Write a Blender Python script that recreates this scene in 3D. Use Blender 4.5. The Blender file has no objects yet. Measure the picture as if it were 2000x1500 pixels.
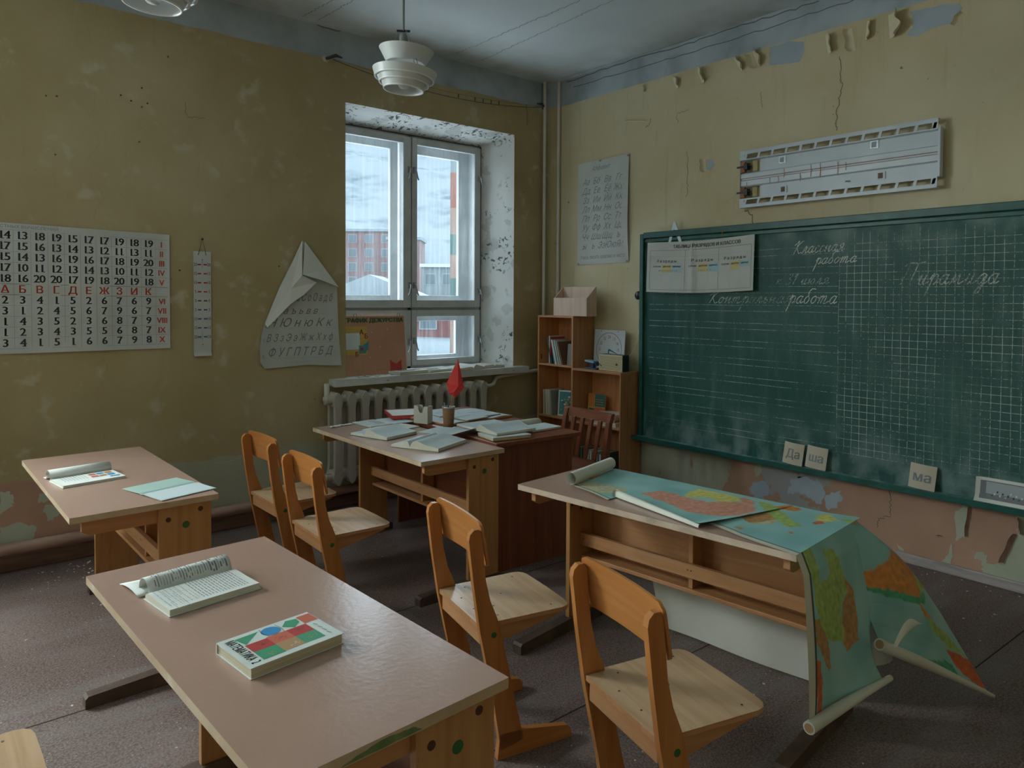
import bpy, math, random
from mathutils import Vector, Matrix, noise as mn
PI = math.pi
R = math.radians
scn = bpy.context.scene
COL = scn.collection

# ---------------------------------------------------------------- camera, sky, lights, exposure
cam = bpy.data.cameras.new('camera')
camo = bpy.data.objects.new('camera', cam)
COL.objects.link(camo)
scn.camera = camo
cam.sensor_width = 36.0
cam.lens = 1417.1 / 2000 * 36
cam.shift_y = -(750 - 623.63) / 2000
cam.clip_start = .05
cam.clip_end = 3000
yaw, pitch, roll = .693, -.0281, -.00534
F = Vector((math.sin(yaw) * math.cos(pitch), math.cos(yaw) * math.cos(pitch), math.sin(pitch)))
r0 = Vector((math.cos(yaw), -math.sin(yaw), 0))
d0 = F.cross(r0)
rr = math.cos(roll) * r0 + math.sin(roll) * d0
dd = -math.sin(roll) * r0 + math.cos(roll) * d0
camo.matrix_world = Matrix(((rr.x, -dd.x, -F.x, -4.391), (rr.y, -dd.y, -F.y, -4.775), (rr.z, -dd.z, -F.z, 1.5), (0, 0, 0, 1)))

WORLD_STRENGTH = 7.6
world = bpy.data.worlds.new('overcast_sky')
scn.world = world
world.use_nodes = True
wn = world.node_tree
bg = wn.nodes['Background']
tc = wn.nodes.new('ShaderNodeTexCoord')
sp = wn.nodes.new('ShaderNodeSeparateXYZ')
cr = wn.nodes.new('ShaderNodeValToRGB')
wn.links.new(tc.outputs['Generated'], sp.inputs[0])
wn.links.new(sp.outputs['Z'], cr.inputs[0])
cr.color_ramp.elements[0].color = (.74, .81, .86, 1)
cr.color_ramp.elements[1].color = (.86, .93, 1.0, 1)
wn.links.new(cr.outputs[0], bg.inputs['Color'])
bg.inputs['Strength'].default_value = WORLD_STRENGTH

scn.view_settings.view_transform = 'Standard'
scn.view_settings.look = 'None'
scn.view_settings.gamma = 1
scn.view_settings.use_curve_mapping = False
scn.view_settings.exposure = 0.0

def portal(x0, x1, z0, z1, y=.55):
    l = bpy.data.lights.new('daylight_portal', 'AREA')
    l.shape = 'RECTANGLE'
    l.size, l.size_y = x1 - x0, z1 - z0
    l.cycles.is_portal = True
    o = bpy.data.objects.new('daylight_portal', l)
    COL.objects.link(o)
    o.location = ((x0 + x1) / 2, y, (z0 + z1) / 2)
    o.rotation_euler = (R(-90), 0, 0)
    return o
def daylight(x0, x1, z0, z1, power, y=.5):
    l = bpy.data.lights.new('window_daylight', 'AREA')
    l.shape = 'RECTANGLE'
    l.size, l.size_y = x1 - x0, z1 - z0
    l.energy = power
    l.color = (.88, .975, .96)
    o = bpy.data.objects.new('window_daylight', l)
    COL.objects.link(o)
    o.location = ((x0 + x1) / 2, y, (z0 + z1) / 2)
    o.rotation_euler = (R(-67), 0, 0)
    return o
portal(-2.0, -.4, .9, 2.95)
daylight(-6.2, -4.75, 1.0, 2.75, 335)
daylight(-8.9, -7.45, 1.0, 2.75, 220)

# ---------------------------------------------------------------- materials
MATS = {}
def _nt(name):
    m = bpy.data.materials.new(name)
    m.use_nodes = True
    nt = m.node_tree
    return m, nt, nt.nodes['Principled BSDF']
def rgba(c): return (c[0], c[1], c[2], 1)
def setramp(node, stops):
    e = node.color_ramp.elements
    while len(e) < len(stops): e.new(.5)
    for i, (p, c) in enumerate(stops):
        e[i].position = p
        e[i].color = rgba(c) if not isinstance(c, (int, float)) else (c, c, c, 1)
def mat(name, stops, nscale=5, scale=(1, 1, 1), detail=6, rough=.6, bump=0, bscale=80, spec=.5, metal=0, coat=0, dist=.0, rough2=None, trans=0):
    if isinstance(stops[0], (int, float)): stops = [(0, stops), (1, stops)]
    m, nt, b = _nt(name)
    N, L = nt.nodes, nt.links
    t = N.new('ShaderNodeTexCoord'); mp = N.new('ShaderNodeMapping')
    mp.inputs['Scale'].default_value = scale
    L.new(t.outputs['Object'], mp.inputs[0])
    n = N.new('ShaderNodeTexNoise')
    n.inputs['Scale'].default_value = nscale; n.inputs['Detail'].default_value = detail
    n.inputs['Distortion'].default_value = dist
    L.new(mp.outputs[0], n.inputs['Vector'])
    r = N.new('ShaderNodeValToRGB'); setramp(r, stops)
    L.new(n.outputs['Fac'], r.inputs[0]); L.new(r.outputs[0], b.inputs['Base Color'])
    b.inputs['Roughness'].default_value = rough
    b.inputs['Specular IOR Level'].default_value = spec
    b.inputs['Metallic'].default_value = metal
    b.inputs['Coat Weight'].default_value = coat
    if rough2 is not None:
        n3 = N.new('ShaderNodeTexNoise'); n3.inputs['Scale'].default_value = 7; n3.inputs['Detail'].default_value = 8
        L.new(t.outputs['Object'], n3.inputs['Vector'])
        mr = N.new('ShaderNodeMapRange'); mr.inputs[1].default_value = .35; mr.inputs[2].default_value = .65
        mr.inputs[3].default_value = rough; mr.inputs[4].default_value = rough2
        L.new(n3.outputs['Fac'], mr.inputs[0]); L.new(mr.outputs[0], b.inputs['Roughness'])
    if bump:
        n2 = N.new('ShaderNodeTexNoise'); n2.inputs['Scale'].default_value = bscale; n2.inputs['Detail'].default_value = 4
        L.new(mp.outputs[0], n2.inputs['Vector'])
        bp = N.new('ShaderNodeBump'); bp.inputs['Strength'].default_value = bump; bp.inputs['Distance'].default_value = .01
        L.new(n2.outputs['Fac'], bp.inputs['Height']); L.new(bp.outputs[0], b.inputs['Normal'])
    MATS[name] = m
    return m
def woods(name, a, b, c, rough=.45, **k):
    for ax, s in (('x', (1, 14, 14)), ('y', (14, 1, 14)), ('z', (14, 14, 1))):
        mat(name + '_' + ax, [(.25, a), (.5, b), (.75, c)], nscale=2.2, scale=s, detail=7, rough=rough, bump=.05, bscale=6, dist=.6, **k)

class NB:
    """small node builder for layered materials"""
    def __init__(s, name):
        s.m, s.nt, s.b = _nt(name)
        s.N, s.L = s.nt.nodes, s.nt.links
        s.tc = s.N.new('ShaderNodeTexCoord').outputs['Object']
        sep = s.N.new('ShaderNodeSeparateXYZ'); s.L.new(s.tc, sep.inputs[0])
        s.x, s.y, s.z = sep.outputs
        MATS[name] = s.m
    def _in(s, sock, v):
        if hasattr(v, 'is_output') or isinstance(v, bpy.types.NodeSocket): s.L.new(v, sock)
        elif isinstance(v, tuple): sock.default_value = rgba(v) if len(sock.default_value) == 4 else v
        else: sock.default_value = v
    def noise(s, scale, detail=6, sc=(1, 1, 1), loc=(0, 0, 0), dist=0, rot=0):
        mp = s.N.new('ShaderNodeMapping'); mp.vector_type = 'TEXTURE' if rot else 'POINT'; mp.inputs['Rotation'].default_value = (0, -rot, 0)
        if rot: sc = tuple(1 / v for v in sc)
        mp.inputs['Scale'].default_value = sc; mp.inputs['Location'].default_value = loc
        s.L.new(s.tc, mp.inputs[0])
        n = s.N.new('ShaderNodeTexNoise'); n.inputs['Scale'].default_value = scale; n.inputs['Detail'].default_value = detail
        n.inputs['Distortion'].default_value = dist
        s.L.new(mp.outputs[0], n.inputs['Vector'])
        return n.outputs['Fac']
    def math(s, op, a, b=0.0):
        n = s.N.new('ShaderNodeMath'); n.operation = op
        s._in(n.inputs[0], a); s._in(n.inputs[1], b)
        return n.outputs[0]
    def step(s, v, lo, hi, a=0.0, b=1.0):
        n = s.N.new('ShaderNodeMapRange')
        s._in(n.inputs[0], v); s._in(n.inputs[1], lo); s._in(n.inputs[2], hi); s._in(n.inputs[3], a); s._in(n.inputs[4], b)
        return n.outputs[0]
    def mix(s, f, a, b):
        n = s.N.new('ShaderNodeMix'); n.data_type = 'RGBA'
        s._in(n.inputs[0], f); s._in(n.inputs[6], a); s._in(n.inputs[7], b)
        return n.outputs[2]
    def ramp(s, f, stops):
        n = s.N.new('ShaderNodeValToRGB'); setramp(n, stops); s.L.new(f, n.inputs[0])
        return n.outputs[0]
    def bump(s, h, strength=.2, dist=.01):
        n = s.N.new('ShaderNodeBump'); n.inputs['Strength'].default_value = strength; n.inputs['Distance'].default_value = dist
        s.L.new(h, n.inputs['Height']); s.L.new(n.outputs[0], s.b.inputs['Normal'])
    def out(s, col, rough=.6, spec=.5):
        s._in(s.b.inputs['Base Color'], col); s._in(s.b.inputs['Roughness'], rough)
        s.b.inputs['Specular IOR Level'].default_value = spec

YEL1, YEL2, YEL3 = (.43, .345, .18), (.50, .415, .245), (.36, .28, .125)
YB1, YB2, YB3 = (.60, .52, .33), (.66, .59, .41), (.54, .45, .26)  # same yellow paint, lightened in colour for the brighter light on this wall
STRIP = (.40, .46, .51)
def wall_material(name, side):
    n = NB(name)
    big = n.noise(1.1, 8); fine = n.noise(9, 8); blotch = n.noise(4, 10, loc=(3, 1, 7), dist=.4)
    A = side == 'A'
    y = n.ramp(big, [(.3, YEL3 if A else YB3), (.5, YEL1 if A else YB1), (.7, YEL2 if A else YB2)])
    # pale scuffs and rubbed paint
    scuff = n.math('MULTIPLY', n.step(blotch, .53, .62), n.step(fine, .5, .62))
    y = n.mix(n.math('MULTIPLY', scuff, .45 if A else .3), y, (.62, .60, .47))
    drip = n.noise(3, 6, sc=(6, 6, .5), loc=(1, 2, 3))
    y = n.mix(n.step(drip, .58, .8, 0, .35), y, (.36, .29, .12))
    dots = n.noise(22, 2, loc=(5, 5, 5))
    y = n.mix(n.step(dots, .74, .78, 0, .8), y, (.10, .08, .04))
    jag = n.noise(5, 9, loc=(9, 4, 2))
    # limewashed strip under the ceiling
    zs = n.math('ADD', n.z, n.math('MULTIPLY', n.math('SUBTRACT', jag, .5), .03 if A else .015))
    strip = n.ramp(n.noise(3.5, 9, loc=(2, 8, 1)), [(.3, (.28, .33, .36)), (.5, STRIP), (.7, (.47, .54, .59))])
    col = n.mix(n.step(zs, 3.172, 3.178), y, strip)
    # dado: pale green over old pink
    green = n.ramp(n.noise(2.2, 7), [(.3, (.39, .385, .28)), (.7, (.49, .48, .365))])
    pink = n.ramp(n.noise(2.6, 7, loc=(4, 4, 0)), [(.3, (.42, .25, .17)), (.7, (.55, .33, .23))])
    peel = n.noise(3.6, 8, loc=(1, 5, 2), dist=.5)
    if A:
        lean = n.step(n.x, -3.72, -3.3, .26, -.3)
    else:
        lean = n.step(n.y, -2.3, -1.75, .32, -.09)
    mask = n.step(n.math('ADD', peel, lean), .52, .53)
    if not A:
        grey = n.step(n.math('ADD', n.noise(7, 8, loc=(3, 3, 3)), n.step(n.math('ABSOLUTE', n.math('ADD', n.y, 2.33)), .1, .5, .14, -.3)), .56, .57)
        pink = n.mix(grey, pink, (.36, .36, .35))
    low = n.mix(mask, green, pink)
    zl = n.math('ADD', n.z, n.math('MULTIPLY', n.math('SUBTRACT', jag, .5), .12))
    base = .47 if A else .56
    col = n.mix(n.step(zl, base, base + .006), low, col)
    n.bump(n.math('ADD', n.math('MULTIPLY', big, 1.5), n.math('ADD', n.math('MULTIPLY', fine, .25), n.math('MULTIPLY', mask, .15))), .35, .02)
    n.out(col, n.step(fine, .3, .7, .5, .72), .4)
wall_material('wall_paint_window_side', 'A')
wall_material('wall_paint_board_side', 'B')

n = NB('ceiling_lime')
c = n.ramp(n.noise(.9, 7), [(.3, (.64, .72, .77)), (.7, (.78, .85, .89))])
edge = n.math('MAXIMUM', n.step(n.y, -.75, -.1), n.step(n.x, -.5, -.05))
edge_blotch = n.math('MULTIPLY', edge, n.step(n.noise(2.5, 8), .3, .65))
c = n.mix(n.math('MULTIPLY', edge_blotch, .6), c, (.30, .31, .25))  # blotchy darker tone towards the window wall and the board wall
n.bump(n.noise(14, 6), .15); n.out(c, .9, .2)

n = NB('floor_linoleum')
sp1 = n.noise(130, 2); sp2 = n.noise(55, 3, loc=(4, 4, 4)); wear = n.noise(1.4, 8); streak = n.noise(2.2, 8, sc=(.6, 3, 1), loc=(2, 2, 2))
c = n.ramp(wear, [(.3, (.085, .045, .034)), (.5, (.125, .073, .056)), (.72, (.175, .115, .097))])
c = n.mix(n.step(sp1, .42, .6, 0, .75), c, (.245, .195, .18))
c = n.mix(n.step(sp2, .56, .66, 0, .5), c, (.05, .04, .04))
c = n.mix(n.math('MULTIPLY', n.step(streak, .5, .72), .4), c, (.24, .225, .215))
flk = n.math('MULTIPLY', n.step(n.noise(75, 2, loc=(8, 1, 1)), .70, .72), n.step(n.noise(2, 4, loc=(6, 6, 6)), .42, .6))
c = n.mix(flk, c, (.62, .62, .58))
n.bump(sp1, .12, .004); n.out(c, n.step(wear, .3, .7, .42, .65), .4)

n = NB('reveal_plaster')
c = n.ramp(n.noise(2, 6), [(.3, (.74, .77, .76)), (.7, (.86, .87, .85))])
dk = n.math('MULTIPLY', n.step(n.noise(30, 6, dist=.6, loc=(1, 1, 1)), .55, .60), n.step(n.math('ADD', n.noise(4.2, 4, loc=(4, 2, 9)), n.step(n.z, 2.78, 2.86, 0, .08)), .53, .59))
gr = n.step(n.noise(5.5, 8, loc=(7, 2, 5)), .56, .59)
c = n.mix(n.math('MULTIPLY', gr, .45), c, (.42, .44, .42))
c = n.mix(dk, c, (.12, .12, .11))
n.bump(n.noise(20, 6), .3); n.out(c, .8, .3)

n = NB('chalkboard_green')
sm = n.noise(1.6, 8, dist=.5); sm2 = n.noise(3, 8, sc=(1, 5, .6), loc=(2, 5, 1)); fi = n.noise(40, 5)
c = n.ramp(n.noise(.8, 4), [(.3, (.006, .062, .050)), (.7, (.012, .090, .070))])
dust = n.math('MULTIPLY', n.math('ADD', n.step(sm, .42, .72), n.step(sm2, .5, .8)), n.step(fi, .3, .75, .5, 1))
low = n.math('MULTIPLY', n.step(n.z, .33, .05, 0, .55), n.step(n.noise(8, 7, sc=(1, 1, .7)), .42, .62))
top = n.math('MULTIPLY', n.step(n.z, 1.27, 1.5, 0, .5), n.step(n.noise(7, 7, loc=(3, 3, 3)), .42, .66))
d = n.math('ADD', n.math('MULTIPLY', dust, .13), n.math('ADD', n.math('MULTIPLY', low, .6), n.math('MULTIPLY', top, .6)))
c = n.mix(d, c, (.42, .52, .50))
n.out(c, n.step(sm, .3, .7, .45, .6), .35)

def chalk(name, colr, lo, hi):
    m, nt, b = _nt(name)
    b.inputs['Base Color'].default_value = rgba(colr); b.inputs['Roughness'].default_value = 1; b.inputs['Specular IOR Level'].default_value = 0
    t = nt.nodes.new('ShaderNodeTexCoord'); nz = nt.nodes.new('ShaderNodeTexNoise')
    nz.inputs['Scale'].default_value = 110; nz.inputs['Detail'].default_value = 3
    nt.links.new(t.outputs['Object'], nz.inputs['Vector'])
    n2 = nt.nodes.new('ShaderNodeTexNoise'); n2.inputs['Scale'].default_value = 4
    nt.links.new(t.outputs['Object'], n2.inputs['Vector'])
    ad = nt.nodes.new('ShaderNodeMath'); ad.operation = 'ADD'
    nt.links.new(nz.outputs['Fac'], ad.inputs[0]); nt.links.new(n2.outputs['Fac'], ad.inputs[1])
    mr = nt.nodes.new('ShaderNodeMapRange'); mr.inputs[1].default_value = lo; mr.inputs[2].default_value = hi
    mr.inputs[3].default_value = .12; mr.inputs[4].default_value = .95
    nt.links.new(ad.outputs[0], mr.inputs[0]); nt.links.new(mr.outputs[0], b.inputs['Alpha'])
    MATS[name] = m
chalk('chalk_faint', (.50, .58, .54), .84, 1.20)
chalk('chalk_rubbed', (.62, .68, .64), .80, 1.25)
chalk('chalk', (.72, .76, .72), .75, 1.02)

# glass: see-through, reflecting at grazing angles, grimy with run marks
def glass(name, dirt):
    m, nt, b = _nt(name)
    N, L = nt.nodes, nt.links
    out = N['Material Output']; N.remove(b)
    tr = N.new('ShaderNodeBsdfTransparent'); tr.inputs[0].default_value = (.84, .89, .91, 1)
    gl = N.new('ShaderNodeBsdfGlossy'); gl.inputs['Roughness'].default_value = .03
    fr = N.new('ShaderNodeFresnel'); fr.inputs[0].default_value = 1.35
    mx = N.new('ShaderNodeMixShader'); L.new(fr.outputs[0], mx.inputs[0]); L.new(tr.outputs[0], mx.inputs[1]); L.new(gl.outputs[0], mx.inputs[2])
    df = N.new('ShaderNodeBsdfTranslucent'); df.inputs[0].default_value = (.36, .41, .43, 1)
    t = N.new('ShaderNodeTexCoord'); mp = N.new('ShaderNodeMapping'); mp.inputs['Scale'].default_value = (26, 1, 1.2)
    L.new(t.outputs['Object'], mp.inputs[0])
    nz = N.new('ShaderNodeTexNoise'); nz.inputs['Scale'].default_value = 2; nz.inputs['Detail'].default_value = 6
    L.new(mp.outputs[0], nz.inputs['Vector'])
    mr = N.new('ShaderNodeMapRange'); mr.inputs[1].default_value = .45; mr.inputs[2].default_value = .75; mr.inputs[3].default_value = dirt; mr.inputs[4].default_value = dirt + .17
    L.new(nz.outputs['Fac'], mr.inputs[0])
    m2 = N.new('ShaderNodeMixShader'); L.new(mr.outputs[0], m2.inputs[0]); L.new(mx.outputs[0], m2.inputs[1]); L.new(df.outputs[0], m2.inputs[2])
    L.new(m2.outputs[0], out.inputs[0])
    MATS[name] = m
glass('window_glass', .025)

mat('frame_paint', [(.3, (.50, .52, .52)), (.7, (.64, .66, .66))], 6, rough=.5, bump=.08)
mat('frame_gap', (.10, .08, .07), rough=.9)
mat('sill_paint', [(.3, (.55, .57, .54)), (.7, (.72, .73, .70))], 9, rough=.45, bump=.1, bscale=30)
mat('latch_metal', [(.3, (.30, .31, .32)), (.7, (.55, .56, .57))], 30, rough=.35, metal=.7)
mat('radiator_paint', [(.3, (.46, .42, .35)), (.6, (.54, .50, .43)), (.8, (.40, .34, .27))], 5, rough=.45, bump=.05)
mat('pipe_paint', [(.3, (.62, .58, .52)), (.7, (.72, .69, .63))], 5, rough=.45)
mat('skirting_pink', [(.3, (.34, .20, .15)), (.7, (.50, .32, .25))], 4, scale=(1, 6, 6), rough=.5)
mat('skirting_brown', [(.3, (.13, .07, .05)), (.7, (.24, .14, .11))], 4, scale=(1, 6, 6), rough=.5)
mat('skirting_grey', [(.3, (.33, .26, .24)), (.6, (.48, .42, .41)), (.8, (.30, .20, .17))], 6, scale=(6, 1, 6), rough=.55)
mat('paint_flake', [(.3, (.68, .61, .42)), (.7, (.76, .70, .52))], 6, rough=.6)
mat('paint_flake_green', [(.3, (.50, .52, .40)), (.7, (.60, .61, .50))], 6, rough=.6)
mat('lime_patch', [(.3, (.36, .43, .50)), (.7, (.46, .53, .60))], 4, rough=.8)
mat('pale_green_patch', [(.3, (.42, .46, .34)), (.7, (.52, .54, .42))], 4, rough=.7)
mat('crack', (.13, .12, .10), rough=.9)
mat('seam_dark', (.02, .018, .018), rough=.9)
mat('brown_stain', [(.3, (.16, .08, .04)), (.7, (.30, .17, .09))], 20, rough=.8)
mat('white_crumb', (.66, .66, .62), rough=.8)

woods('birch', (.36, .165, .05), (.44, .215, .075), (.50, .265, .105), .36)
woods('orange_ply', (.38, .135, .030), (.46, .175, .045), (.52, .225, .070), .3)
woods('seat_ply', (.44, .27, .15), (.54, .35, .205), (.60, .41, .26), .25)
woods('ply_pink', (.52, .37, .28), (.62, .45, .34), (.68, .51, .39), .5)
woods('pine', (.38, .165, .06), (.47, .22, .09), (.55, .29, .135), .42)
woods('pine_inner', (.50, .18, .06), (.60, .25, .09), (.66, .32, .13), .5)
woods('mahogany', (.15, .042, .018), (.21, .062, .027), (.26, .085, .037), .32)
mat('desk_top', [(.25, (.38, .235, .18)), (.75, (.44, .28, .215))], 2.2, detail=3, rough=.23, spec=.6, bump=.05, bscale=70)
mat('desk_edge', [(.3, (.46, .31, .19)), (.55, (.55, .41, .27)), (.72, (.70, .62, .50))], 9, rough=.45, bump=.1)
mat('old_edge', [(.3, (.33, .30, .22)), (.45, (.52, .38, .28)), (.7, (.60, .47, .36)), (.8, (.28, .33, .24))], 11, rough=.6, bump=.15)
mat('foot_wood', [(.3, (.045, .03, .022)), (.6, (.10, .06, .04)), (.8, (.16, .10, .06))], 9, rough=.55, bump=.2)
mat('green_dot', (.03, .13, .035), rough=.5)
mat('knot', (.07, .03, .012), rough=.6)
mat('stain_green', [(.3, (.10, .16, .05)), (.7, (.20, .26, .10))], 30, rough=.6)

mat('paper', [(.3, (.66, .67, .62)), (.7, (.74, .75, .70))], 4, rough=.75, spec=.2)
mat('paper_chart', [(.3, (.50, .51, .47)), (.7, (.60, .61, .57))], 3, rough=.7, spec=.25)
mat('paper_old', [(.3, (.60, .57, .46)), (.7, (.70, .67, .57))], 6, rough=.75, spec=.2)
mat('page_edge', [(.3, (.50, .42, .28)), (.7, (.64, .57, .42))], 3, scale=(1, 1, 60), rough=.8)
mat('page_blue', [(.3, (.53, .60, .61)), (.7, (.60, .67, .67))], 4, rough=.75, spec=.2)
mat('booklet_green', [(.3, (.34, .48, .43)), (.7, (.40, .54, .49))], 4, rough=.6)
mat('print_ink', (.20, .21, .22), rough=.8)
mat('print_light', (.38, .41, .43), rough=.8)
mat('ink_black', (.035, .038, .042), rough=.7)
mat('ink_red', (.50, .055, .03), rough=.7)
mat('ink_blue', (.03, .12, .28), rough=.7)
mat('ink_grid', (.30, .32, .32), rough=.8)
mat('ink_pen', (.22, .24, .27), rough=.8)
mat('card_cream', [(.3, (.50, .43, .32)), (.7, (.58, .51, .40))], 6, rough=.7)
mat('cover_red', [(.3, (.42, .035, .03)), (.7, (.52, .06, .05))], 4, rough=.5)
mat('cover_orange', (.60, .20, .035), rough=.5)
mat('cover_yellow', (.58, .36, .08), rough=.5)
mat('cover_teal', (.05, .24, .25), rough=.5)
mat('cover_darkgreen', (.03, .12, .09), rough=.5)
mat('cover_green', (.05, .30, .16), rough=.5)
mat('cover_blue', (.04, .26, .52), rough=.5)
mat('cover_coral', (.56, .13, .07), rough=.5)
mat('cover_tan', (.42, .24, .11), rough=.6)
mat('cover_white', (.64, .68, .64), rough=.5)
mat('cover_grey', (.26, .27, .25), rough=.6)
mat('cover_brown', (.16, .09, .05), rough=.6)
mat('duty_orange', [(.3, (.46, .22, .125)), (.7, (.53, .27, .16))], 5, rough=.7)
mat('duty_green', (.03, .16, .06), rough=.7)
mat('flag_red', [(.3, (.62, .035, .03)), (.7, (.72, .05, .04))], 4, rough=.55, spec=.4)
mat('cup_brown', [(.3, (.24, .12, .05)), (.7, (.32, .17, .08))], 3, scale=(1, 1, 30), rough=.6)
mat('holder_white', [(.3, (.52, .50, .42)), (.7, (.60, .58, .50))], 6, rough=.5)
mat('board_frame', [(.3, (.008, .065, .05)), (.6, (.012, .10, .08)), (.8, (.03, .16, .14))], 9, rough=.4, bump=.1)
mat('tray_chalky', [(.3, (.03, .14, .13)), (.55, (.16, .30, .30)), (.75, (.38, .50, .50))], 16, rough=.8)
mat('enamel_white', [(.3, (.50, .56, .62)), (.7, (.60, .66, .72))], 4, rough=.35)
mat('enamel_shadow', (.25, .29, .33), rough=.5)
mat('wall_cutout', (.42, .34, .16), rough=.7)
mat('chart_yellow', (.60, .50, .22), rough=.7)
mat('chart_blue', (.38, .54, .58), rough=.7)
mat('rust', [(.3, (.30, .10, .04)), (.7, (.45, .20, .10))], 30, rough=.8)
mat('black_plastic', (.012, .014, .016), rough=.35)
mat('galvanised', [(.3, (.32, .38, .40)), (.7, (.50, .56, .58))], 30, rough=.35, metal=.6)
mat('lamp_white', [(.3, (.62, .64, .63)), (.7, (.70, .72, .71))], 4, rough=.4)
mat('lamp_inner', (.88, .90, .89), rough=.3)
mat('lamp_metal', (.22, .23, .22), rough=.5, metal=.3)
mat('clock_face', [(.3, (.52, .54, .54)), (.7, (.60, .62, .62))], 3, rough=.6)
mat('clock_hand', (.02, .11, .11), rough=.5)
mat('radio_cream', [(.3, (.54, .47, .28)), (.7, (.64, .57, .36))], 4, rough=.5)
mat('radio_slot', (.20, .16, .08), rough=.7)
mat('radio_dark', (.02, .035, .045), rough=.4)
mat('punch_blue', (.02, .06, .12), rough=.35)
mat('punch_top', (.30, .48, .62), rough=.35, metal=.3)
mat('ruler_alu', (.50, .55, .58), rough=.4, metal=.5)
mat('cable_cream', (.50, .45, .30), rough=.6)
mat('cable_dark', (.05, .045, .04), rough=.6)
mat('snow', [(.3, (0.125, 0.152, 0.165)), (.7, (0.165, 0.191, 0.205))], .4, rough=.9)
mat('brick_far', [(.3, (0.079, 0.023, 0.020)), (.7, (0.106, 0.033, 0.030))], 2, rough=.9)
mat('pink_far', [(.3, (0.099, 0.056, 0.056)), (.7, (0.125, 0.079, 0.079))], .5, rough=.9)
mat('facade_grey', [(.3, (0.086, 0.106, 0.112)), (.7, (0.112, 0.132, 0.139))], .5, rough=.9)
mat('facade_peach', (0.158, 0.102, 0.079), rough=.9)
mat('facade_green', (0.036, 0.073, 0.066), rough=.9)
mat('facade_red', (0.132, 0.046, 0.030), rough=.9)
mat('far_window', (0.033, 0.053, 0.066), rough=.3)
mat('far_roof', (.30, .32, .34), rough=.8)

n = NB('mountain_snow')
s1 = n.noise(.022, 10, sc=(1, 1, 4.5), dist=.6, rot=.30); s2 = n.noise(.09, 8, sc=(1, 1, 5), loc=(4, 4, 4), rot=.30); s3 = n.noise(.006, 4, loc=(9, 2, 1))
rock = n.math('MULTIPLY', n.step(n.math('ADD', s1, n.math('MULTIPLY', s3, .35)), .62, .80), n.step(s2, .36, .60))
n.out(n.mix(rock, (.125, .147, .160), (.048, .068, .082)), .9, .1)

# map sheet: colours of the printed map as a colour attribute
m, nt, b = _nt('map_print')
at = nt.nodes.new('ShaderNodeAttribute'); at.attribute_name = 'print'
nt.links.new(at.outputs['Color'], b.inputs['Base Color']); b.inputs['Roughness'].default_value = .55; b.inputs['Specular IOR Level'].default_value = .35
MATS['map_print'] = m
mat('map_back', [(.3, (.60, .59, .50)), (.7, (.70, .69, .61))], 3, rough=.7)

# ---------------------------------------------------------------- mesh builder and object helpers
_TXT = {}
def _char(ch, shear, off):
    """outline of one character, filled by winding number (contours of the built-in font overlap)"""
    from mathutils.geometry import delaunay_2d_cdt
    cu = bpy.data.curves.new('t', 'FONT'); cu.body = ch; cu.resolution_u = 2; cu.shear = shear; cu.fill_mode = 'NONE'
    o = bpy.data.objects.new('t', cu); me = o.to_mesh()
    P = [(p.co.x, p.co.y) for p in me.vertices]; nxt = {}
    for e in me.edges: nxt.setdefault(e.vertices[0], []).append(e.vertices[1]); nxt.setdefault(e.vertices[1], []).append(e.vertices[0])
    o.to_mesh_clear(); bpy.data.objects.remove(o); bpy.data.curves.remove(cu)
    seen = set(); loops = []
    for s in range(len(P)):
        if s in seen or s not in nxt: continue
        lp = [s]; seen.add(s); cur = s; pick = [k for k in nxt[s] if k == s + 1] or nxt[s]; k = pick[0]
        while k not in seen:
            lp.append(k); seen.add(k); c2 = [j for j in nxt[k] if j not in seen]
            if not c2: break
            k = c2[0]
        if len(lp) > 2: loops.append(lp)
    if not loops: return [], []
    edges = [(lp[i], lp[(i + 1) % len(lp)]) for lp in loops for i in range(len(lp))]
    V, E, Fc, *_r = delaunay_2d_cdt([Vector(p) for p in P], edges, [], 0, 1e-6)
    out = []
    for f in Fc:
        cx = sum(V[i].x for i in f) / len(f); cy = sum(V[i].y for i in f) / len(f); w_ = 0
        for lp in loops:
            for i in range(len(lp)):
                x0, y0 = P[lp[i]]; x1, y1 = P[lp[(i + 1) % len(lp)]]
                if (y0 > cy) != (y1 > cy) and cx < x0 + (cy - y0) * (x1 - x0) / (y1 - y0): w_ += 1 if y1 > y0 else -1
        if w_: out.append(tuple(f))
    return [(v.x, v.y) for v in V], out
_CH = {}
def _adv(ch):
    if ('adv', ch) not in _CH:
        def mx(t):
            cu = bpy.data.curves.new('t', 'FONT'); cu.body = t; cu.fill_mode = 'NONE'
            o = bpy.data.objects.new('t', cu); me = o.to_mesh(); m_ = max(p.co.x for p in me.vertices)
            o.to_mesh_clear(); bpy.data.objects.remove(o); bpy.data.curves.remove(cu); return m_
        _CH[('adv', ch)] = mx(ch + 'I') - mx('I')
    return _CH[('adv', ch)]
def glyphs(s, shear=0, off=0):
    k = (s, shear, off)
    if k not in _TXT:
        v, f, x = [], [], 0.0
        for ch in s:
            if ch != ' ':
                if (ch, shear, off) not in _CH: _CH[(ch, shear, off)] = _char(ch, shear, off)
                cv, cf = _CH[(ch, shear, off)]
                for kx in ((-off, 0, off) if off > .004 else (0,)):   # heavier weight: widened stems
                    b = len(v); v += [(p[0] + x + kx, p[1], 0) for p in cv]; f += [tuple(b + i for i in q) for q in cf]
            x += _adv(ch)
        xs = [p[0] for p in v] or [0]
        _TXT[k] = (v, f, min(xs), max(xs))
    return _TXT[k]

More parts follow.
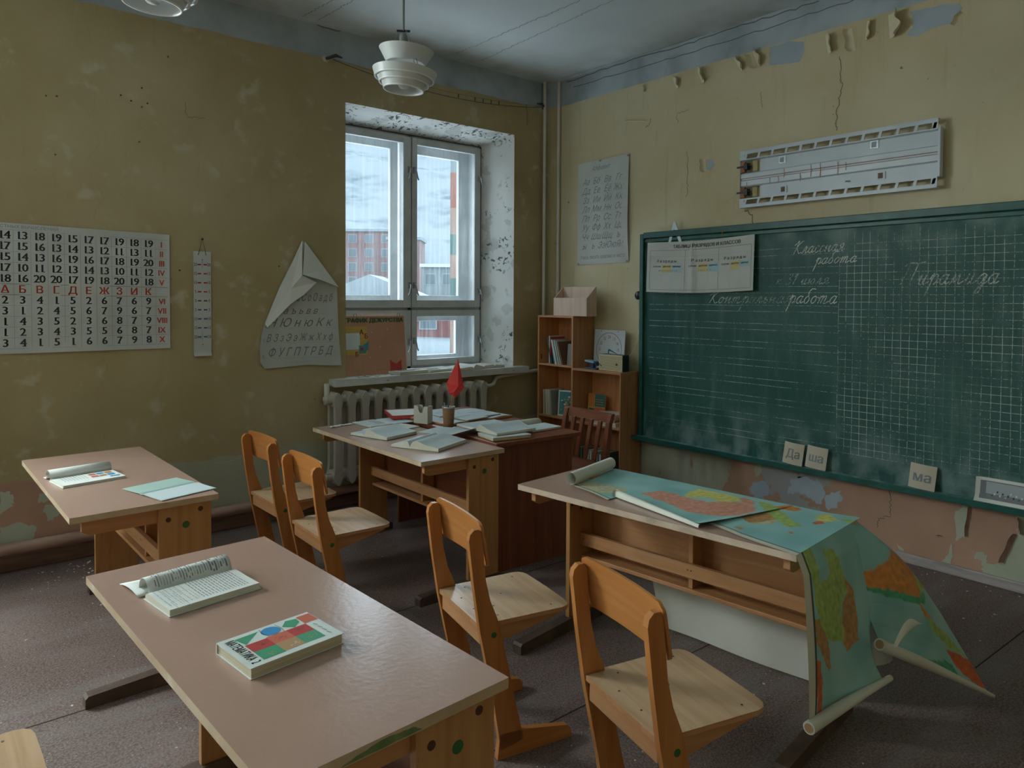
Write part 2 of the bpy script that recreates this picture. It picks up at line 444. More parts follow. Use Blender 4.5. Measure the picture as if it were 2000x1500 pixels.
class MB:
    def __init__(s): s.v = []; s.f = []; s.m = []; s.names = []; s.sm = []
    def mi(s, m):
        if m not in s.names: s.names.append(m)
        return s.names.index(m)
    def add(s, vs, fs, m, smooth=False):
        b = len(s.v); s.v += [tuple(p) for p in vs]; k = s.mi(m)
        for f in fs: s.f.append([b + i for i in f]); s.m.append(k); s.sm.append(smooth)
        return s
    def poly(s, pts, m): return s.add(pts, [range(len(pts))], m)
    def box(s, x0, y0, z0, x1, y1, z1, m, T=None):
        v = [Vector((x, y, z)) for x in (x0, x1) for y in (y0, y1) for z in (z0, z1)]
        if T: v = [T @ p for p in v]
        return s.add(v, [(0, 1, 3, 2), (4, 6, 7, 5), (0, 4, 5, 1), (2, 3, 7, 6), (0, 2, 6, 4), (1, 5, 7, 3)], m)
    def prism(s, pts, ax, a, b, m, T=None, mcap=None):
        """polygon pts (two coords) extruded along axis ax ('x': pts=(y,z), 'y': pts=(x,z), 'z': pts=(x,y))"""
        def P(p, h): return {'x': (h, p[0], p[1]), 'y': (p[0], h, p[1]), 'z': (p[0], p[1], h)}[ax]
        n = len(pts); v = [Vector(P(p, a)) for p in pts] + [Vector(P(p, b)) for p in pts]
        if T: v = [T @ p for p in v]
        s.add(v, [(i, (i + 1) % n, n + (i + 1) % n, n + i) for i in range(n)], m)
        return s.add(v, [tuple(range(n))[::-1], tuple(range(n, 2 * n))], mcap or m)
    def topbox(s, x0, y0, z0, x1, y1, z1, m, mt):
        v = [(x, y, z) for x in (x0, x1) for y in (y0, y1) for z in (z0, z1)]
        s.add(v, [(0, 1, 3, 2), (4, 6, 7, 5), (0, 4, 5, 1), (2, 3, 7, 6), (0, 2, 6, 4)], m)
        return s.add(v, [(1, 5, 7, 3)], mt)
    def tube(s, path, r, m, n=10, close=False):
        path = [Vector(p) for p in path]; rs = r if isinstance(r, (list, tuple)) else [r] * len(path)
        v = []; up = Vector((0, 0, 1)); prev = None
        for i, p in enumerate(path):
            t = (path[min(i + 1, len(path) - 1)] - path[max(i - 1, 0)]).normalized()
            if prev is None: a = t.cross(up if abs(t.z) < .95 else Vector((1, 0, 0))).normalized()
            else: a = (prev - t * prev.dot(t)).normalized()
            prev = a; b = t.cross(a)
            v += [p + (a * math.cos(2 * PI * k / n) + b * math.sin(2 * PI * k / n)) * rs[i] for k in range(n)]
        L = len(path)
        s.add(v, [(i * n + k, i * n + (k + 1) % n, (i + 1) * n + (k + 1) % n, (i + 1) * n + k) for i in range(L - 1) for k in range(n)], m, True)
        return s.add(v, [tuple(range(n)), tuple(range((L - 1) * n, L * n))], m)
    def lathe(s, prof, m, c=(0, 0, 0), n=32, T=None, axis='z'):
        v = []
        for (r, z) in prof:
            for k in range(n):
                a = 2 * PI * k / n; q = (r * math.cos(a), r * math.sin(a), z)
                if axis == 'x': q = (z, r * math.cos(a), r * math.sin(a))
                if axis == 'y': q = (r * math.cos(a), z, r * math.sin(a))
                p = Vector(q) + Vector(c); v.append(T @ p if T else p)
        return s.add(v, [(i * n + k, i * n + (k + 1) % n, (i + 1) * n + (k + 1) % n, (i + 1) * n + k) for i in range(len(prof) - 1) for k in range(n)], m, True)
    def grid(s, fn, nu, nv, m, smooth=True):
        v = [fn(i / nu, j / nv) for i in range(nu + 1) for j in range(nv + 1)]
        return s.add(v, [(i * (nv + 1) + j, (i + 1) * (nv + 1) + j, (i + 1) * (nv + 1) + j + 1, i * (nv + 1) + j + 1) for i in range(nu) for j in range(nv)], m, smooth)
    def text(s, t, size, fn, u, v, m, align='c', shear=0, off=0, h=.0006, sx=1, width=None, rot=0):
        """lettering laid on a surface: fn(u, v, h) -> point"""
        vs, fs, a, b = glyphs(t, shear, off)
        if width: sx = width / max(1e-6, (b - a) * size)
        o = {'c': (a + b) / 2, 'l': a, 'r': b}[align]
        c, si = math.cos(rot), math.sin(rot)
        pts = []
        for p in vs:
            x, y = (p[0] - o) * size * sx, p[1] * size
            pts.append(fn(u + c * x - si * y, v + si * x + c * y, h))
        return s.add(pts, fs, m)
    def line(s, pts, w, fn, m, h=.0005):
        """flat ribbon along points of a surface"""
        L = len(pts); out = []
        for i, p in enumerate(pts):
            q0, q1 = pts[max(i - 1, 0)], pts[min(i + 1, L - 1)]
            dx, dy = q1[0] - q0[0], q1[1] - q0[1]; l = math.hypot(dx, dy) or 1
            out += [fn(p[0] - dy / l * w / 2, p[1] + dx / l * w / 2, h), fn(p[0] + dy / l * w / 2, p[1] - dx / l * w / 2, h)]
        return s.add(out, [(2 * i, 2 * i + 1, 2 * i + 3, 2 * i + 2) for i in range(L - 1)], m)
    def rect(s, u0, v0, u1, v1, fn, m, h=.0004, nu=1, nv=1):
        return s.grid(lambda a, b: fn(u0 + (u1 - u0) * a, v0 + (v1 - v0) * b, h), nu, nv, m, False)
    def build(s, name, parent=None, bevel=0, fixn=True, solid=0, weld=False):
        me = bpy.data.meshes.new(name); me.from_pydata(s.v, [], s.f)
        for nm in s.names: me.materials.append(MATS[nm])
        me.polygons.foreach_set('material_index', s.m); me.polygons.foreach_set('use_smooth', s.sm)
        me.update()
        if fixn or weld:
            import bmesh
            bm = bmesh.new(); bm.from_mesh(me)
            if weld: bmesh.ops.remove_doubles(bm, verts=bm.verts, dist=1e-6)
            bmesh.ops.recalc_face_normals(bm, faces=bm.faces); bm.to_mesh(me); bm.free()
        o = bpy.data.objects.new(name, me); COL.objects.link(o)
        if parent: o.parent = parent
        if bevel:
            bv = o.modifiers.new('bevel', 'BEVEL'); bv.width = bevel; bv.segments = 2; bv.limit_method = 'ANGLE'; bv.angle_limit = R(50)
        if solid:
            so = o.modifiers.new('thickness', 'SOLIDIFY'); so.thickness = solid; so.offset = -1
        return o
def thing(name, label, cat, loc=(0, 0, 0), rz=0, group=None):
    o = bpy.data.objects.new(name, None); o.empty_display_size = .1; COL.objects.link(o)
    o.location = loc; o.rotation_euler = (0, 0, rz)
    return tag(o, label, cat, group)
def tag(o, label, cat, group=None):
    o['label'] = label; o['category'] = cat
    if group: o['group'] = group
    return o
def struct(o, label=None, cat=None):
    o['kind'] = 'structure'
    if label: o['label'] = label
    if cat: o['category'] = cat
    return o
def dup(root, loc, rz, label, group=None):
    r = root.copy(); COL.objects.link(r); r.location = loc; r.rotation_euler = (0, 0, rz); r['label'] = label
    if group: r['group'] = group
    for ch in list(root.children):
        c = ch.copy(); COL.objects.link(c); c.parent = r
        for g in list(ch.children):
            d = g.copy(); COL.objects.link(d); d.parent = c
    return r
def jag(pts, amp, n=5, seed=0, close=True):
    """roughen a 2-D outline like torn paint or paper"""
    rnd = random.Random(seed); out = []
    L = len(pts)
    for i in range(L if close else L - 1):
        a, b = pts[i], pts[(i + 1) % L]; out.append(a)
        l = math.hypot(b[0] - a[0], b[1] - a[1]); k = max(1, int(n))
        for j in range(1, k):
            t = j / k; out.append((a[0] + (b[0] - a[0]) * t + rnd.uniform(-amp, amp), a[1] + (b[1] - a[1]) * t + rnd.uniform(-amp, amp)))
    if not close: out.append(pts[-1])
    return out
def lerp(a, b, t): return a + (b - a) * t
def interp(pts, t):
    """piecewise-linear through pts = [(t, value...)]"""
    for i in range(len(pts) - 1):
        if t <= pts[i + 1][0]:
            k = (t - pts[i][0]) / (pts[i + 1][0] - pts[i][0] or 1); return tuple(lerp(p, q, k) for p, q in zip(pts[i][1:], pts[i + 1][1:]))
    return pts[-1][1:]
def catmull(P, n=6):
    P = [Vector(p) for p in P]; out = []
    for i in range(len(P) - 1):
        a, b, c, d = P[max(i - 1, 0)], P[i], P[i + 1], P[min(i + 2, len(P) - 1)]
        for j in range(n):
            t = j / n; out.append(.5 * ((2 * b) + (c - a) * t + (2 * a - 5 * b + 4 * c - d) * t * t + (3 * b - a - 3 * c + d) * t ** 3))
    return out + [P[-1]]
WA = lambda u, v, h=0: (u, -h - .0, v)            # on the window wall: u = x, v = z
WB = lambda u, v, h=0: (-h, -u, v)                # on the board wall: u = -y (to the right), v = z
# ================================================================ ROOM SHELL
H_CEIL = 3.39
XW, YB = -9.6, -7.2
W1 = (-1.98, -.41, .92, 2.895)        # opening at the room face; back of the splayed reveal below
B1r = (-1.955, -.536, .92, 2.822)
SHIFTS = (0, -4.2, -7.0)
w = MB(); WM = 'wall_paint_window_side'
def wall_rect(x0, x1, z0, z1):
    w.box(x0, 0, z0, x1, .02, z1, WM)
ops = sorted([(W1[0] + s, W1[1] + s) for s in SHIFTS])
cur = XW
for a, b in ops:
    w.poly([(cur, 0, 0), (a, 0, 0), (a, 0, H_CEIL), (cur, 0, H_CEIL)], WM)
    w.poly([(a, 0, 0), (b, 0, 0), (b, 0, W1[2] - .03), (a, 0, W1[2] - .03)], WM)
    w.poly([(a, 0, W1[3]), (b, 0, W1[3]), (b, 0, H_CEIL), (a, 0, H_CEIL)], WM)
    cur = b
w.poly([(cur, 0, 0), (.0, 0, 0), (.0, 0, H_CEIL), (cur, 0, H_CEIL)], WM)
# outer face of the thick wall
cur = XW
for a, b in ops:
    w.poly([(cur, .56, -.3), (a - .02, .56, -.3), (a - .02, .56, 3.7), (cur, .56, 3.7)], 'facade_grey')
    w.poly([(a - .02, .56, -.3), (b - .1, .56, -.3), (b - .1, .56, W1[2] - .05), (a - .02, .56, W1[2] - .05)], 'facade_grey')
    w.poly([(a - .02, .56, 2.86), (b - .1, .56, 2.86), (b - .1, .56, 3.7), (a - .02, .56, 3.7)], 'facade_grey')
    cur = b - .1
w.poly([(cur, .56, -.3), (.3, .56, -.3), (.3, .56, 3.7), (cur, .56, 3.7)], 'facade_grey')
for s in SHIFTS:
    a, b, z0, z1 = W1; a2, b2, c0, c1 = B1r
    def g(p, q, r_, t): w.grid(lambda u, v: Vector(p).lerp(q, u).lerp(Vector(r_).lerp(t, u), v), 12, 6, 'reveal_plaster', False)
    g((b + s, 0, z0 - .03), (b + s, 0, z1), (b2 + s, .3, c0 - .03), (b2 + s, .3, c1))
    g((a + s, 0, z0 - .03), (a + s, 0, z1), (a2 + s, .3, c0 - .03), (a2 + s, .3, c1))
    g((a + s, 0, z1), (b + s, 0, z1), (a2 + s, .3, c1), (b2 + s, .3, c1))
    for x in (a2 + s, b2 + s):
        w.poly([(x, .3, z0 - .05), (x, .56, z0 - .05), (x, .56, c1), (x, .3, c1)], 'facade_grey')
    w.poly([(a2 + s, .3, c1), (a2 + s, .56, c1), (b2 + s, .56, c1), (b2 + s, .3, c1)], 'facade_grey')
    w.poly([(a2 + s, .3, z0 - .05), (a2 + s, .56, z0 - .05), (b2 + s, .56, z0 - .05), (b2 + s, .3, z0 - .05)], 'facade_grey')
# cracks, nail holes and scuffs that have their own shape
def crack(pts, fn, wd=.004, m='crack', seed=1, mb=None, amp=.006):
    (mb or w).line(jag(pts, amp, 7, seed, False), wd, fn, m, .0012)
for i, (px, pz_) in enumerate([(-3.7522, 2.2929), (-3.4197, 2.6829), (-3.3655, 2.6597), (-3.3076, 2.6335), (-3.2765, 2.6602), (-3.7415, 2.6187), (-3.7925, 2.6122), (-3.1597, 2.962), (-3.3067, 2.7458), (-3.3232, 2.4248), (-3.1014, 1.6658), (-2.4703, 1.7118)]):
    w.prism([(px + .006 * math.cos(k), pz_ + .006 * math.sin(k)) for k in (0, 1, 2, 3, 4, 5)], 'y', -.0015, .0, 'knot' if i % 3 else 'crack')
crack([(-3.0612, 2.7041), (-3.0558, 2.6169), (-2.946, 2.6253)], WA, .0025, seed=3)
crack([(-0.2782, 3.1798), (-0.2656, 3.0636), (-0.2709, 2.997)], WA, .005, seed=4)
crack([(-2.7184, 3.4205), (-2.4108, 3.4268), (-2.115, 3.3852), (-1.6255, 3.4161), (-0.9724, 3.4162), (-0.2098, 3.4251)], WA, .006, seed=5, amp=.012)
crack([(-2.8966, 0.4348), (-2.8323, 0.4324), (-2.7336, 0.4523), (-2.6492, 0.4853), (-2.4928, 0.4649)], WA, .004, seed=6, m='paint_flake_green')
for pts, s_ in (([(-4.0277, 0.4357), (-3.9819, 0.4336), (-3.9639, 0.3883), (-3.9783, 0.3484), (-4.0291, 0.3184)], 1), ([(-3.8527, 0.3949), (-3.8114, 0.3995), (-3.8021, 0.3602), (-3.8315, 0.3451), (-3.8555, 0.3608)], 2), ([(-3.817, 0.3338), (-3.7434, 0.3061), (-3.7638, 0.2513), (-3.8059, 0.2361), (-3.832, 0.2932)], 3), ([(-4.03, 0.2458), (-3.9374, 0.2558), (-3.8666, 0.2191), (-3.8769, 0.1579), (-3.9388, 0.1365), (-4.0312, 0.145)], 4)):
    w.prism(jag(pts, .008, 5, s_), 'y', -.0012, 0, 'pale_green_patch')
struct(w.build('wall_left', fixn=False), 'long yellow painted wall with the windows in it', 'wall')

# board wall with its torn paint
w = MB(); WM = 'wall_paint_board_side'
w.poly([(0, 0, 0), (0, YB, 0), (0, YB, H_CEIL), (0, 0, H_CEIL)], WM)
def wp(px, m, seed=1, amp=.006, n=5, t=.0012):
    w.prism(jag(px, amp, n, seed), 'x', -t, 0, m)
wp([(-2.133, 3.167), (-2.2848, 3.1699), (-2.3723, 3.1401), (-2.3767, 3.0811), (-2.3433, 3.0217), (-2.1975, 3.0409), (-2.1349, 3.0494)], 'lime_patch', 1, .004)
wp([(-3.004, 3.1389), (-3.0691, 3.1366), (-3.1999, 3.125), (-3.2556, 3.1108), (-3.2736, 3.0807), (-3.2471, 3.0393), (-3.2224, 3.0133), (-3.1507, 3.0142), (-3.085, 3.0072), (-3.0586, 2.9888), (-2.9845, 3.0119), (-3.0276, 3.0517), (-3.0211, 3.1052)], 'lime_patch', 2, .004)
wp([(-1.6512, 2.5002), (-1.7027, 2.4964), (-1.7204, 2.4543), (-1.6868, 2.4228), (-1.6435, 2.4358), (-1.6689, 2.4687)], 'lime_patch', 3, .003)
wp([(-3.2966, 0.3521), (-3.3433, 0.3964), (-3.3803, 0.3936), (-3.3723, 0.3082), (-3.3592, 0.2268), (-3.3296, 0.2135), (-3.2999, 0.1889)], 'pale_green_patch', 4, .006)
wp([(-3.2729, 0.1419), (-3.2902, 0.1693), (-3.2861, 0.1171), (-3.28, 0.0414), (-3.2258, 0.043), (-3.2511, 0.0731)], 'pale_green_patch', 5, .006)
wp([(-3.578, 0.3848), (-3.6356, 0.4089), (-3.6437, 0.0303), (-3.4313, 0.041), (-3.4297, 0.1152), (-3.3934, 0.1133), (-3.3977, 0.1423), (-3.4238, 0.1688), (-3.4529, 0.152), (-3.4491, 0.1069), (-3.5242, 0.1176), (-3.5366, 0.1861), (-3.5495, 0.2273), (-3.5888, 0.3019)], 'pale_green_patch', 6, .008)
wp([(-2.9963, 0.0913), (-3.0306, 0.0706), (-3.0337, 0.0536), (-3.0024, 0.069)], 'pale_green_patch', 7, .003)
wp([(-2.0482, 0.251), (-2.1322, 0.2921), (-2.178, 0.2599), (-2.1716, 0.1967), (-2.0963, 0.1562), (-2.0416, 0.1795)], 'lime_patch', 8, .012, 6)
wp([(-2.3337, 0.3419), (-2.4277, 0.3767), (-2.523, 0.3626), (-2.5639, 0.3062), (-2.5389, 0.22), (-2.4746, 0.2384), (-2.3879, 0.2694), (-2.3176, 0.2379)], 'lime_patch', 9, .012, 6)
wp([(-2.5643, 0.2805), (-2.6543, 0.3315), (-2.6807, 0.2832), (-2.6243, 0.2166), (-2.5659, 0.1937)], 'lime_patch', 10, .010, 6)
# curled flaps of old paint along the strip under the ceiling
def flap(p0, p1, length, lift, m='paint_flake', side=1, curl=1.6):
    """p0-p1: hinge line (y, z); the free edge lifts off the wall and curls"""
    (ya, za), (yb, zb) = p0, p1
    dy, dz = yb - ya, zb - za; l = math.hypot(dy, dz); ny, nz = dz / l * side, -dy / l * side
    def fn(u, v):
        wob = 1 + .18 * math.sin(u * 9 + ya * 7)
        a = curl * v; s = length * v * wob * (1 - .25 * abs(2 * u - 1) ** 2)
        off = lift * (1 - math.cos(a)); k = s * (math.sin(a) / a if a > 1e-3 else 1)
        return (-.002 - off, ya + dy * u + ny * k, za + dz * u + nz * k)
    w.grid(fn, 10, 6, m)
for q0, q1, l, li, sd in (
    ((-2.9, 3.0173), (-2.8888, 3.1555), .125, .07, -1), ((-2.7589, 3.0493), (-2.7689, 3.1547), .055, .04, -1),
    ((-2.7052, 3.0029), (-2.678, 3.1442), .07, .035, 1), ((-2.5346, 3.0218), (-2.5129, 3.1404), .065, .05, -1),
    ((-2.056, 3.0549), (-2.0082, 3.1688), .075, .05, -1), ((-1.9239, 3.0588), (-1.8664, 3.1562), .06, .045, -1),
    ((-2.0407, 3.0586), (-2.0005, 3.1639), .05, .05, 1), ((-1.6081, 3.0459), (-1.5626, 3.1511), .075, .055, -1),
    ((-1.3826, 3.0585), (-1.3439, 3.1425), .07, .04, -1), ((-1.0706, 3.1027), (-1.0598, 3.1522), .03, .02, -1),
    ((-1.6424, 2.5087), (-1.6525, 2.4128), .045, .035, -1), ((-3.243, 2.9909), (-3.2866, 3.0495), .035, .03, 1),
    ((-0.8854, 2.9087), (-1.094, 2.8706), .012, .012, 1)):
    flap(q0, q1, l, li, 'paint_flake', sd)
for q0, q1, l, li, sd in (((-3.578, 0.3848), (-3.5888, 0.3019), .03, .03, 1), ((-3.5867, 0.2961), (-3.5285, 0.1297), .03, .03, -1), ((-3.3754, 0.3925), (-3.3592, 0.2268), .02, .02, -1), ((-3.2019, 0.192), (-3.2383, 0.1956), .012, .012, 1)):
    flap(q0, q1, l, li, 'skirting_pink', sd)
for i, (pts, wd) in enumerate((
    ([(-2.95, 0.4171), (-2.954, 0.3577), (-2.959, 0.2503)], .004), ([(-2.882, 0.1589), (-2.8869, 0.2151), (-2.9591, 0.2443)], .004), ([(-1.9669, 2.1149), (-2.0261, 2.075), (-2.0312, 1.9988)], .006),
    ([(-2.0815, 2.8865), (-2.0748, 2.8371), (-2.0908, 2.783)], .003), ([(-2.6057, 2.9914), (-2.6144, 2.8654), (-2.625, 2.8011), (-2.5986, 2.6825), (-2.5904, 2.6062), (-2.5948, 2.543)], .004), ([(-1.4907, 2.8833), (-1.3852, 2.8775), (-1.3955, 2.8079)], .003),
    ([(-1.4814, 2.5878), (-1.493, 2.4187), (-1.4902, 2.2998), (-1.4772, 2.2527)], .003), ([(-1.144, 2.8848), (-1.1246, 2.8416), (-1.0945, 2.8313)], .004),
    ([(-0.2165, 3.373), (-0.76, 3.3817), (-1.4152, 3.3651), (-1.806, 3.3752), (-2.1919, 3.3668), (-2.4693, 3.3671)], .006), ([(-0.2924, 3.3126), (-0.9229, 3.3023), (-1.4162, 3.2977), (-1.8883, 3.2933), (-2.335, 3.3021), (-2.7839, 3.3059)], .005))):
    crack(pts, (lambda u, v, h: (-h, u, v)), wd, 'crack', 20 + i, w, .008)
struct(w.build('wall_right', fixn=False), 'wall with peeling yellow paint behind the green chalkboard', 'wall')

w = MB()
w.poly([(XW, YB, 0), (0, YB, 0), (0, YB, H_CEIL), (XW, YB, H_CEIL)], 'wall_paint_board_side'); struct(w.build('wall_back', fixn=False), 'wall at the back of the room', 'wall')
w = MB()
w.poly([(XW, YB, 0), (XW, 0, 0), (XW, 0, H_CEIL), (XW, YB, H_CEIL)], 'wall_paint_window_side'); struct(w.build('wall_side', fixn=False), 'wall opposite the chalkboard', 'wall')
w = MB()
w.box(XW, YB, H_CEIL, .05, .05, H_CEIL + .1, 'ceiling_lime')
CF = lambda u, v, h: (u, v, H_CEIL - h)
for i, pts in enumerate(([(-1.1192, -0.137), (-1.0976, -1.5211), (-1.0525, -2.7473)], [(-0.8742, -0.1412), (-0.9424, -1.5288), (-0.8623, -2.6336)], [(-2.3349, -0.074), (-2.2976, -0.4571), (-2.0316, -1.9171)], [(-2.2249, -0.0736), (-2.1984, -0.5416), (-1.9663, -1.8383)], [(-0.0682, -0.2366), (0.0387, -2.4489)], [(0.0109, -0.3423), (0.1209, -2.5394)])):
    crack([tuple(lerp(a, b, k / 8) for a, b in zip(p0, p1)) for p0, p1 in zip(pts[:-1], pts[1:]) for k in range(8)], CF, .0035, 'crack', 40 + i, w, .010)
struct(w.build('ceiling', fixn=False), 'whitewashed ceiling with cracked slab seams', 'ceiling')
w = MB()
w.box(XW, YB, -.1, .05, .05, 0, 'floor_linoleum')
FF = lambda u, v, h: (u, v, h)
for y in (-1.80, -2.93, -4.3, -5.7):
    w.line([(XW, y + .03), (-6, y), (-2.5, y + .01), (0, y - .02)], .006, FF, 'seam_dark', .0008)
w.line([(-1.0565, -3.7387), (-0.5022, -3.7576), (0, -3.76)], .006, FF, 'seam_dark', .0008)
struct(w.build('floor', fixn=False), 'worn speckled brown linoleum floor', 'floor')

# plaster crumbs on the floor: too many to count
w = MB(); rnd = random.Random(5)
for i in range(420):
    if i < 150: x, y = rnd.uniform(-3.95, -3.3), rnd.gauss(-.25, .13)
    elif i < 260: x, y = -abs(rnd.gauss(.1, .25)) - .05, rnd.uniform(-4.5, -2.5)
    else: x, y = rnd.uniform(-4.2, -.3), rnd.uniform(-4.4, -.6)
    if y > -.09: continue
    s_ = rnd.uniform(.0015, .0048) * (1.6 if rnd.random() < .08 else 1); a = rnd.uniform(0, 3)
    T = Matrix.Translation((x, y, .0)) @ Matrix.Rotation(a, 4, 'Z')
    w.box(-s_, -s_ * .6, 0, s_, s_ * .6, s_ * .5, 'white_crumb' if rnd.random() < .7 else 'brown_stain', T)
o = w.build('plaster_crumbs'); o['kind'] = 'stuff'; tag(o, 'crumbs of plaster and paint scattered over the brown floor', 'debris')

w = MB(); w.prism([(-.075, 0), (0, -.15), (.0, 0)], 'z', 0, H_CEIL, 'wall_paint_window_side'); struct(w.build('trim_1'), 'boxed corner of the room behind the heating pipes', 'trim')
w = MB(); w.box(XW, -.028, 0, -.1, 0, .085, 'skirting_brown'); struct(w.build('baseboard_left', bevel=.006), 'brown skirting under the window wall', 'baseboard')
w = MB(); w.box(-.022, YB, 0, 0, -1.1, .055, 'skirting_grey'); struct(w.build('baseboard_right', bevel=.005), 'scuffed low skirting under the chalkboard', 'baseboard')

# ---------------------------------------------------------------- windows
def window(num, s, detail):
    root = bpy.data.objects.new('window_%d' % num, None); COL.objects.link(root); root.location = (s, .3, .92)
    root['kind'] = 'structure'; root['label'] = 'double casement window, grey painted frame, grimy panes'; root['category'] = 'window'
    ox, oy, oz = 0, .3, .92
    def P(mb, x0, y0, z0, x1, y1, z1, m): mb.box(x0, y0 - oy, z0 - oz, x1, y1 - oy, z1 - oz, m)
    # fixed frame
    f = MB(); x0, x1, z0, z1 = -1.95, -.54, .925, 2.82
    for a, b in ((x0, x0 + .05), (x1 - .05, x1), (-1.277, -1.237)): P(f, a, .31, z0, b, .47, z1, 'frame_paint')
    for a, b in ((z0, z0 + .04), (z1 - .04, z1), (1.395, 1.435)): P(f, x0 + .05, .31, a, x1 - .05, .47, b, 'frame_paint')
    f.build('frame', root, .004)
    inner = [(-1.905, -1.262, 1.425, 2.80), (-1.252, -.56, 1.425, 2.80), (-1.905, -1.262, .95, 1.405), (-1.252, -.56, .95, 1.405)]
    glz = [(-1.84, -1.334, 1.487, 2.745), (-1.204, -.622, 1.487, 2.745), (-1.84, -1.334, 1.0, 1.352), (-1.204, -.622, 1.0, 1.352)]
    for (a, b, c, d), (ga, gb, gc, gd) in zip(inner, glz):
        q = MB()
        P(q, a, .275, c, ga, .31, d, 'frame_paint'); P(q, gb, .275, c, b, .31, d, 'frame_paint')
        P(q, ga, .275, c, gb, .31, gc, 'frame_paint'); P(q, ga, .275, gd, gb, .31, d, 'frame_paint')
        so = q.build('inner_sash', root, .004)
        q = MB(); q.poly([(ga - .004, .295 - oy, gc - oz), (gb + .004, .295 - oy, gc - oz), (gb + .004, .295 - oy, gd - oz), (ga - .004, .295 - oy, gd - oz)], 'window_glass')
        q.build('pane', so, fixn=False)
    outer = [(-1.905, -1.30, 1.44, 2.79, -1.84, -1.371, 1.525, 2.715), (-1.24, -.585, 1.44, 2.79, -1.125, -.69, 1.525, 2.70), (-1.905, -1.30, .96, 1.40, -1.84, -1.371, 1.02, 1.31), (-1.24, -.585, .96, 1.40, -1.125, -.715, 1.02, 1.31)]
    for (a, b, c, d, ga, gb, gc, gd) in outer:
        q = MB()
        P(q, a, .42, c, ga, .455, d, 'frame_paint'); P(q, gb, .42, c, b, .455, d, 'frame_paint')
        P(q, ga, .42, c, gb, .455, gc, 'frame_paint'); P(q, ga, .42, gd, gb, .455, d, 'frame_paint')
        so = q.build('outer_sash', root, .004)
        q = MB(); q.poly([(ga - .004, .44 - oy, gc - oz), (gb + .004, .44 - oy, gc - oz), (gb + .004, .44 - oy, gd - oz), (ga - .004, .44 - oy, gd - oz)], 'window_glass')
        q.build('pane', so, fixn=False)
    if detail:
        for (x, z, sg) in ((-1.282, 2.53, -1), (-1.234, 2.53, 1), (-1.282, 1.60, -1), (-1.234, 1.60, 1), (-1.282, 1.14, -1), (-1.234, 1.15, 1), (-.575, 2.53, 1), (-.575, 1.56, 1), (-.575, 1.14, 1)):
            q = MB(); P(q, x - .011, .262, z - .02, x + .011, .275, z + .03, 'latch_metal')
            q.tube([(x, .262 - oy, z + .015 - oz), (x, .245 - oy, z + .01 - oz), (x + sg * .01, .24 - oy, z - .05 - oz), (x + sg * .022, .243 - oy, z - .075 - oz)], .006, 'latch_metal', 8)
            q.build('latch', root)
window(1, 0, True)
window(2, SHIFTS[1], False)
window(3, SHIFTS[2], False)
for i, s in enumerate(SHIFTS):
    w = MB(); w.box(-2.11 + s, -.10, .875, -.315 + s, .30, .925, 'sill_paint')
    for k in range(3): w.box(-1.7 + s + k * .6, -.1003, .895, -1.685 + s + k * .6, -.1, .899, 'knot')
    o = w.build('trim_%d' % (i + 2), bevel=.008); struct(o, 'white painted window sill board', 'window sill')

# ---------------------------------------------------------------- outside
w = MB()
def ter(u, v):
    x = lerp(-260, 420, u); y = 6 + 760 * v ** 1.8
    z = -1.6
    if y > 120: z += (y - 120) * .16
    if y > 175: z += (y - 175) * .24 + 9 * mn.noise(Vector((x * .012, y * .012, 0)))
    z += .35 * mn.noise(Vector((x * .05, y * .05, 3)))
    return (x, y, z)
w.grid(ter, 90, 110, 'mountain_snow')
o = w.build('terrain', fixn=False); struct(o, 'snow covered mountain slope outside the window', 'mountain')
def house(x, y, rz, wd, dp, z0, h, m, floors, nwin, label, roof='snow', wm='far_window', ww=1.5, wh=1.5):
    t = thing('far_building', label, 'building', (x, y, z0), rz)
    q = MB(); q.box(0, 0, 0, wd, dp, h, m); q.build('wall', t)
    q = MB(); q.box(-.3, -.3, h, wd + .3, dp + .3, h + .5, roof); q.build('roof', t)
    for f in range(floors):
        for k in range(nwin):
            q = MB(); cx = wd * (k + .5) / nwin; cz = h * (f + .5) / floors
            q.box(cx - ww / 2, -.08, cz - wh / 2, cx + ww / 2, 0, cz + wh / 2, wm); q.box(cx - ww / 2 - .12, -.05, cz - wh / 2 - .12, cx + ww / 2 + .12, .0, cz + wh / 2 + .12, 'snow'); q.build('window', t)
    return t
RV = -.693
house(60.1, 130.7, RV, 13.2, 9, 3.5, 11.3, 'pink_far', 4, 4, 'pink apartment block with blue windows seen through the left pane')
house(60.6, 107.9, RV, 5.6, 8, 1.0, 10.8, 'pink_far', 4, 2, 'narrow pink block seen just right of the window mullion')
house(54.9, 87.9, RV, 7.8, 6, -1.0, 7.2, 'facade_grey', 2, 3, 'low grey building with a snowy roof below the mountain', 'far_roof')
house(22.5, 49.2, RV, 14, 8, -1.75, 2.6, 'brick_far', 1, 5, 'long red brick house with white framed window seen in the lowest pane', 'snow', 'far_window', 1.2, .9)
t = thing('snowy_roof', 'white snow covered gabled roof beyond the left pane', 'building', (25.2, 58.6, -1.6), RV)
q = MB(); q.box(0, 0, 0, 9, 6, 3.4, 'facade_grey'); q.build('wall', t)
q = MB(); q.prism([(-.5, 3.3), (4.5, 5.3), (9.5, 3.3), (9.5, 3.1), (-.5, 3.1)], 'y', -.5, 6.5, 'snow'); q.build('roof', t)
t = thing('entrance_tower', 'narrow facade with coloured panels at the right edge of the window view', 'building', (10.15, 15.6, -1.6), RV)
q = MB(); q.box(-.30, 0, 0, 2.6, 2, 9.5, 'facade_grey'); q.build('wall', t)
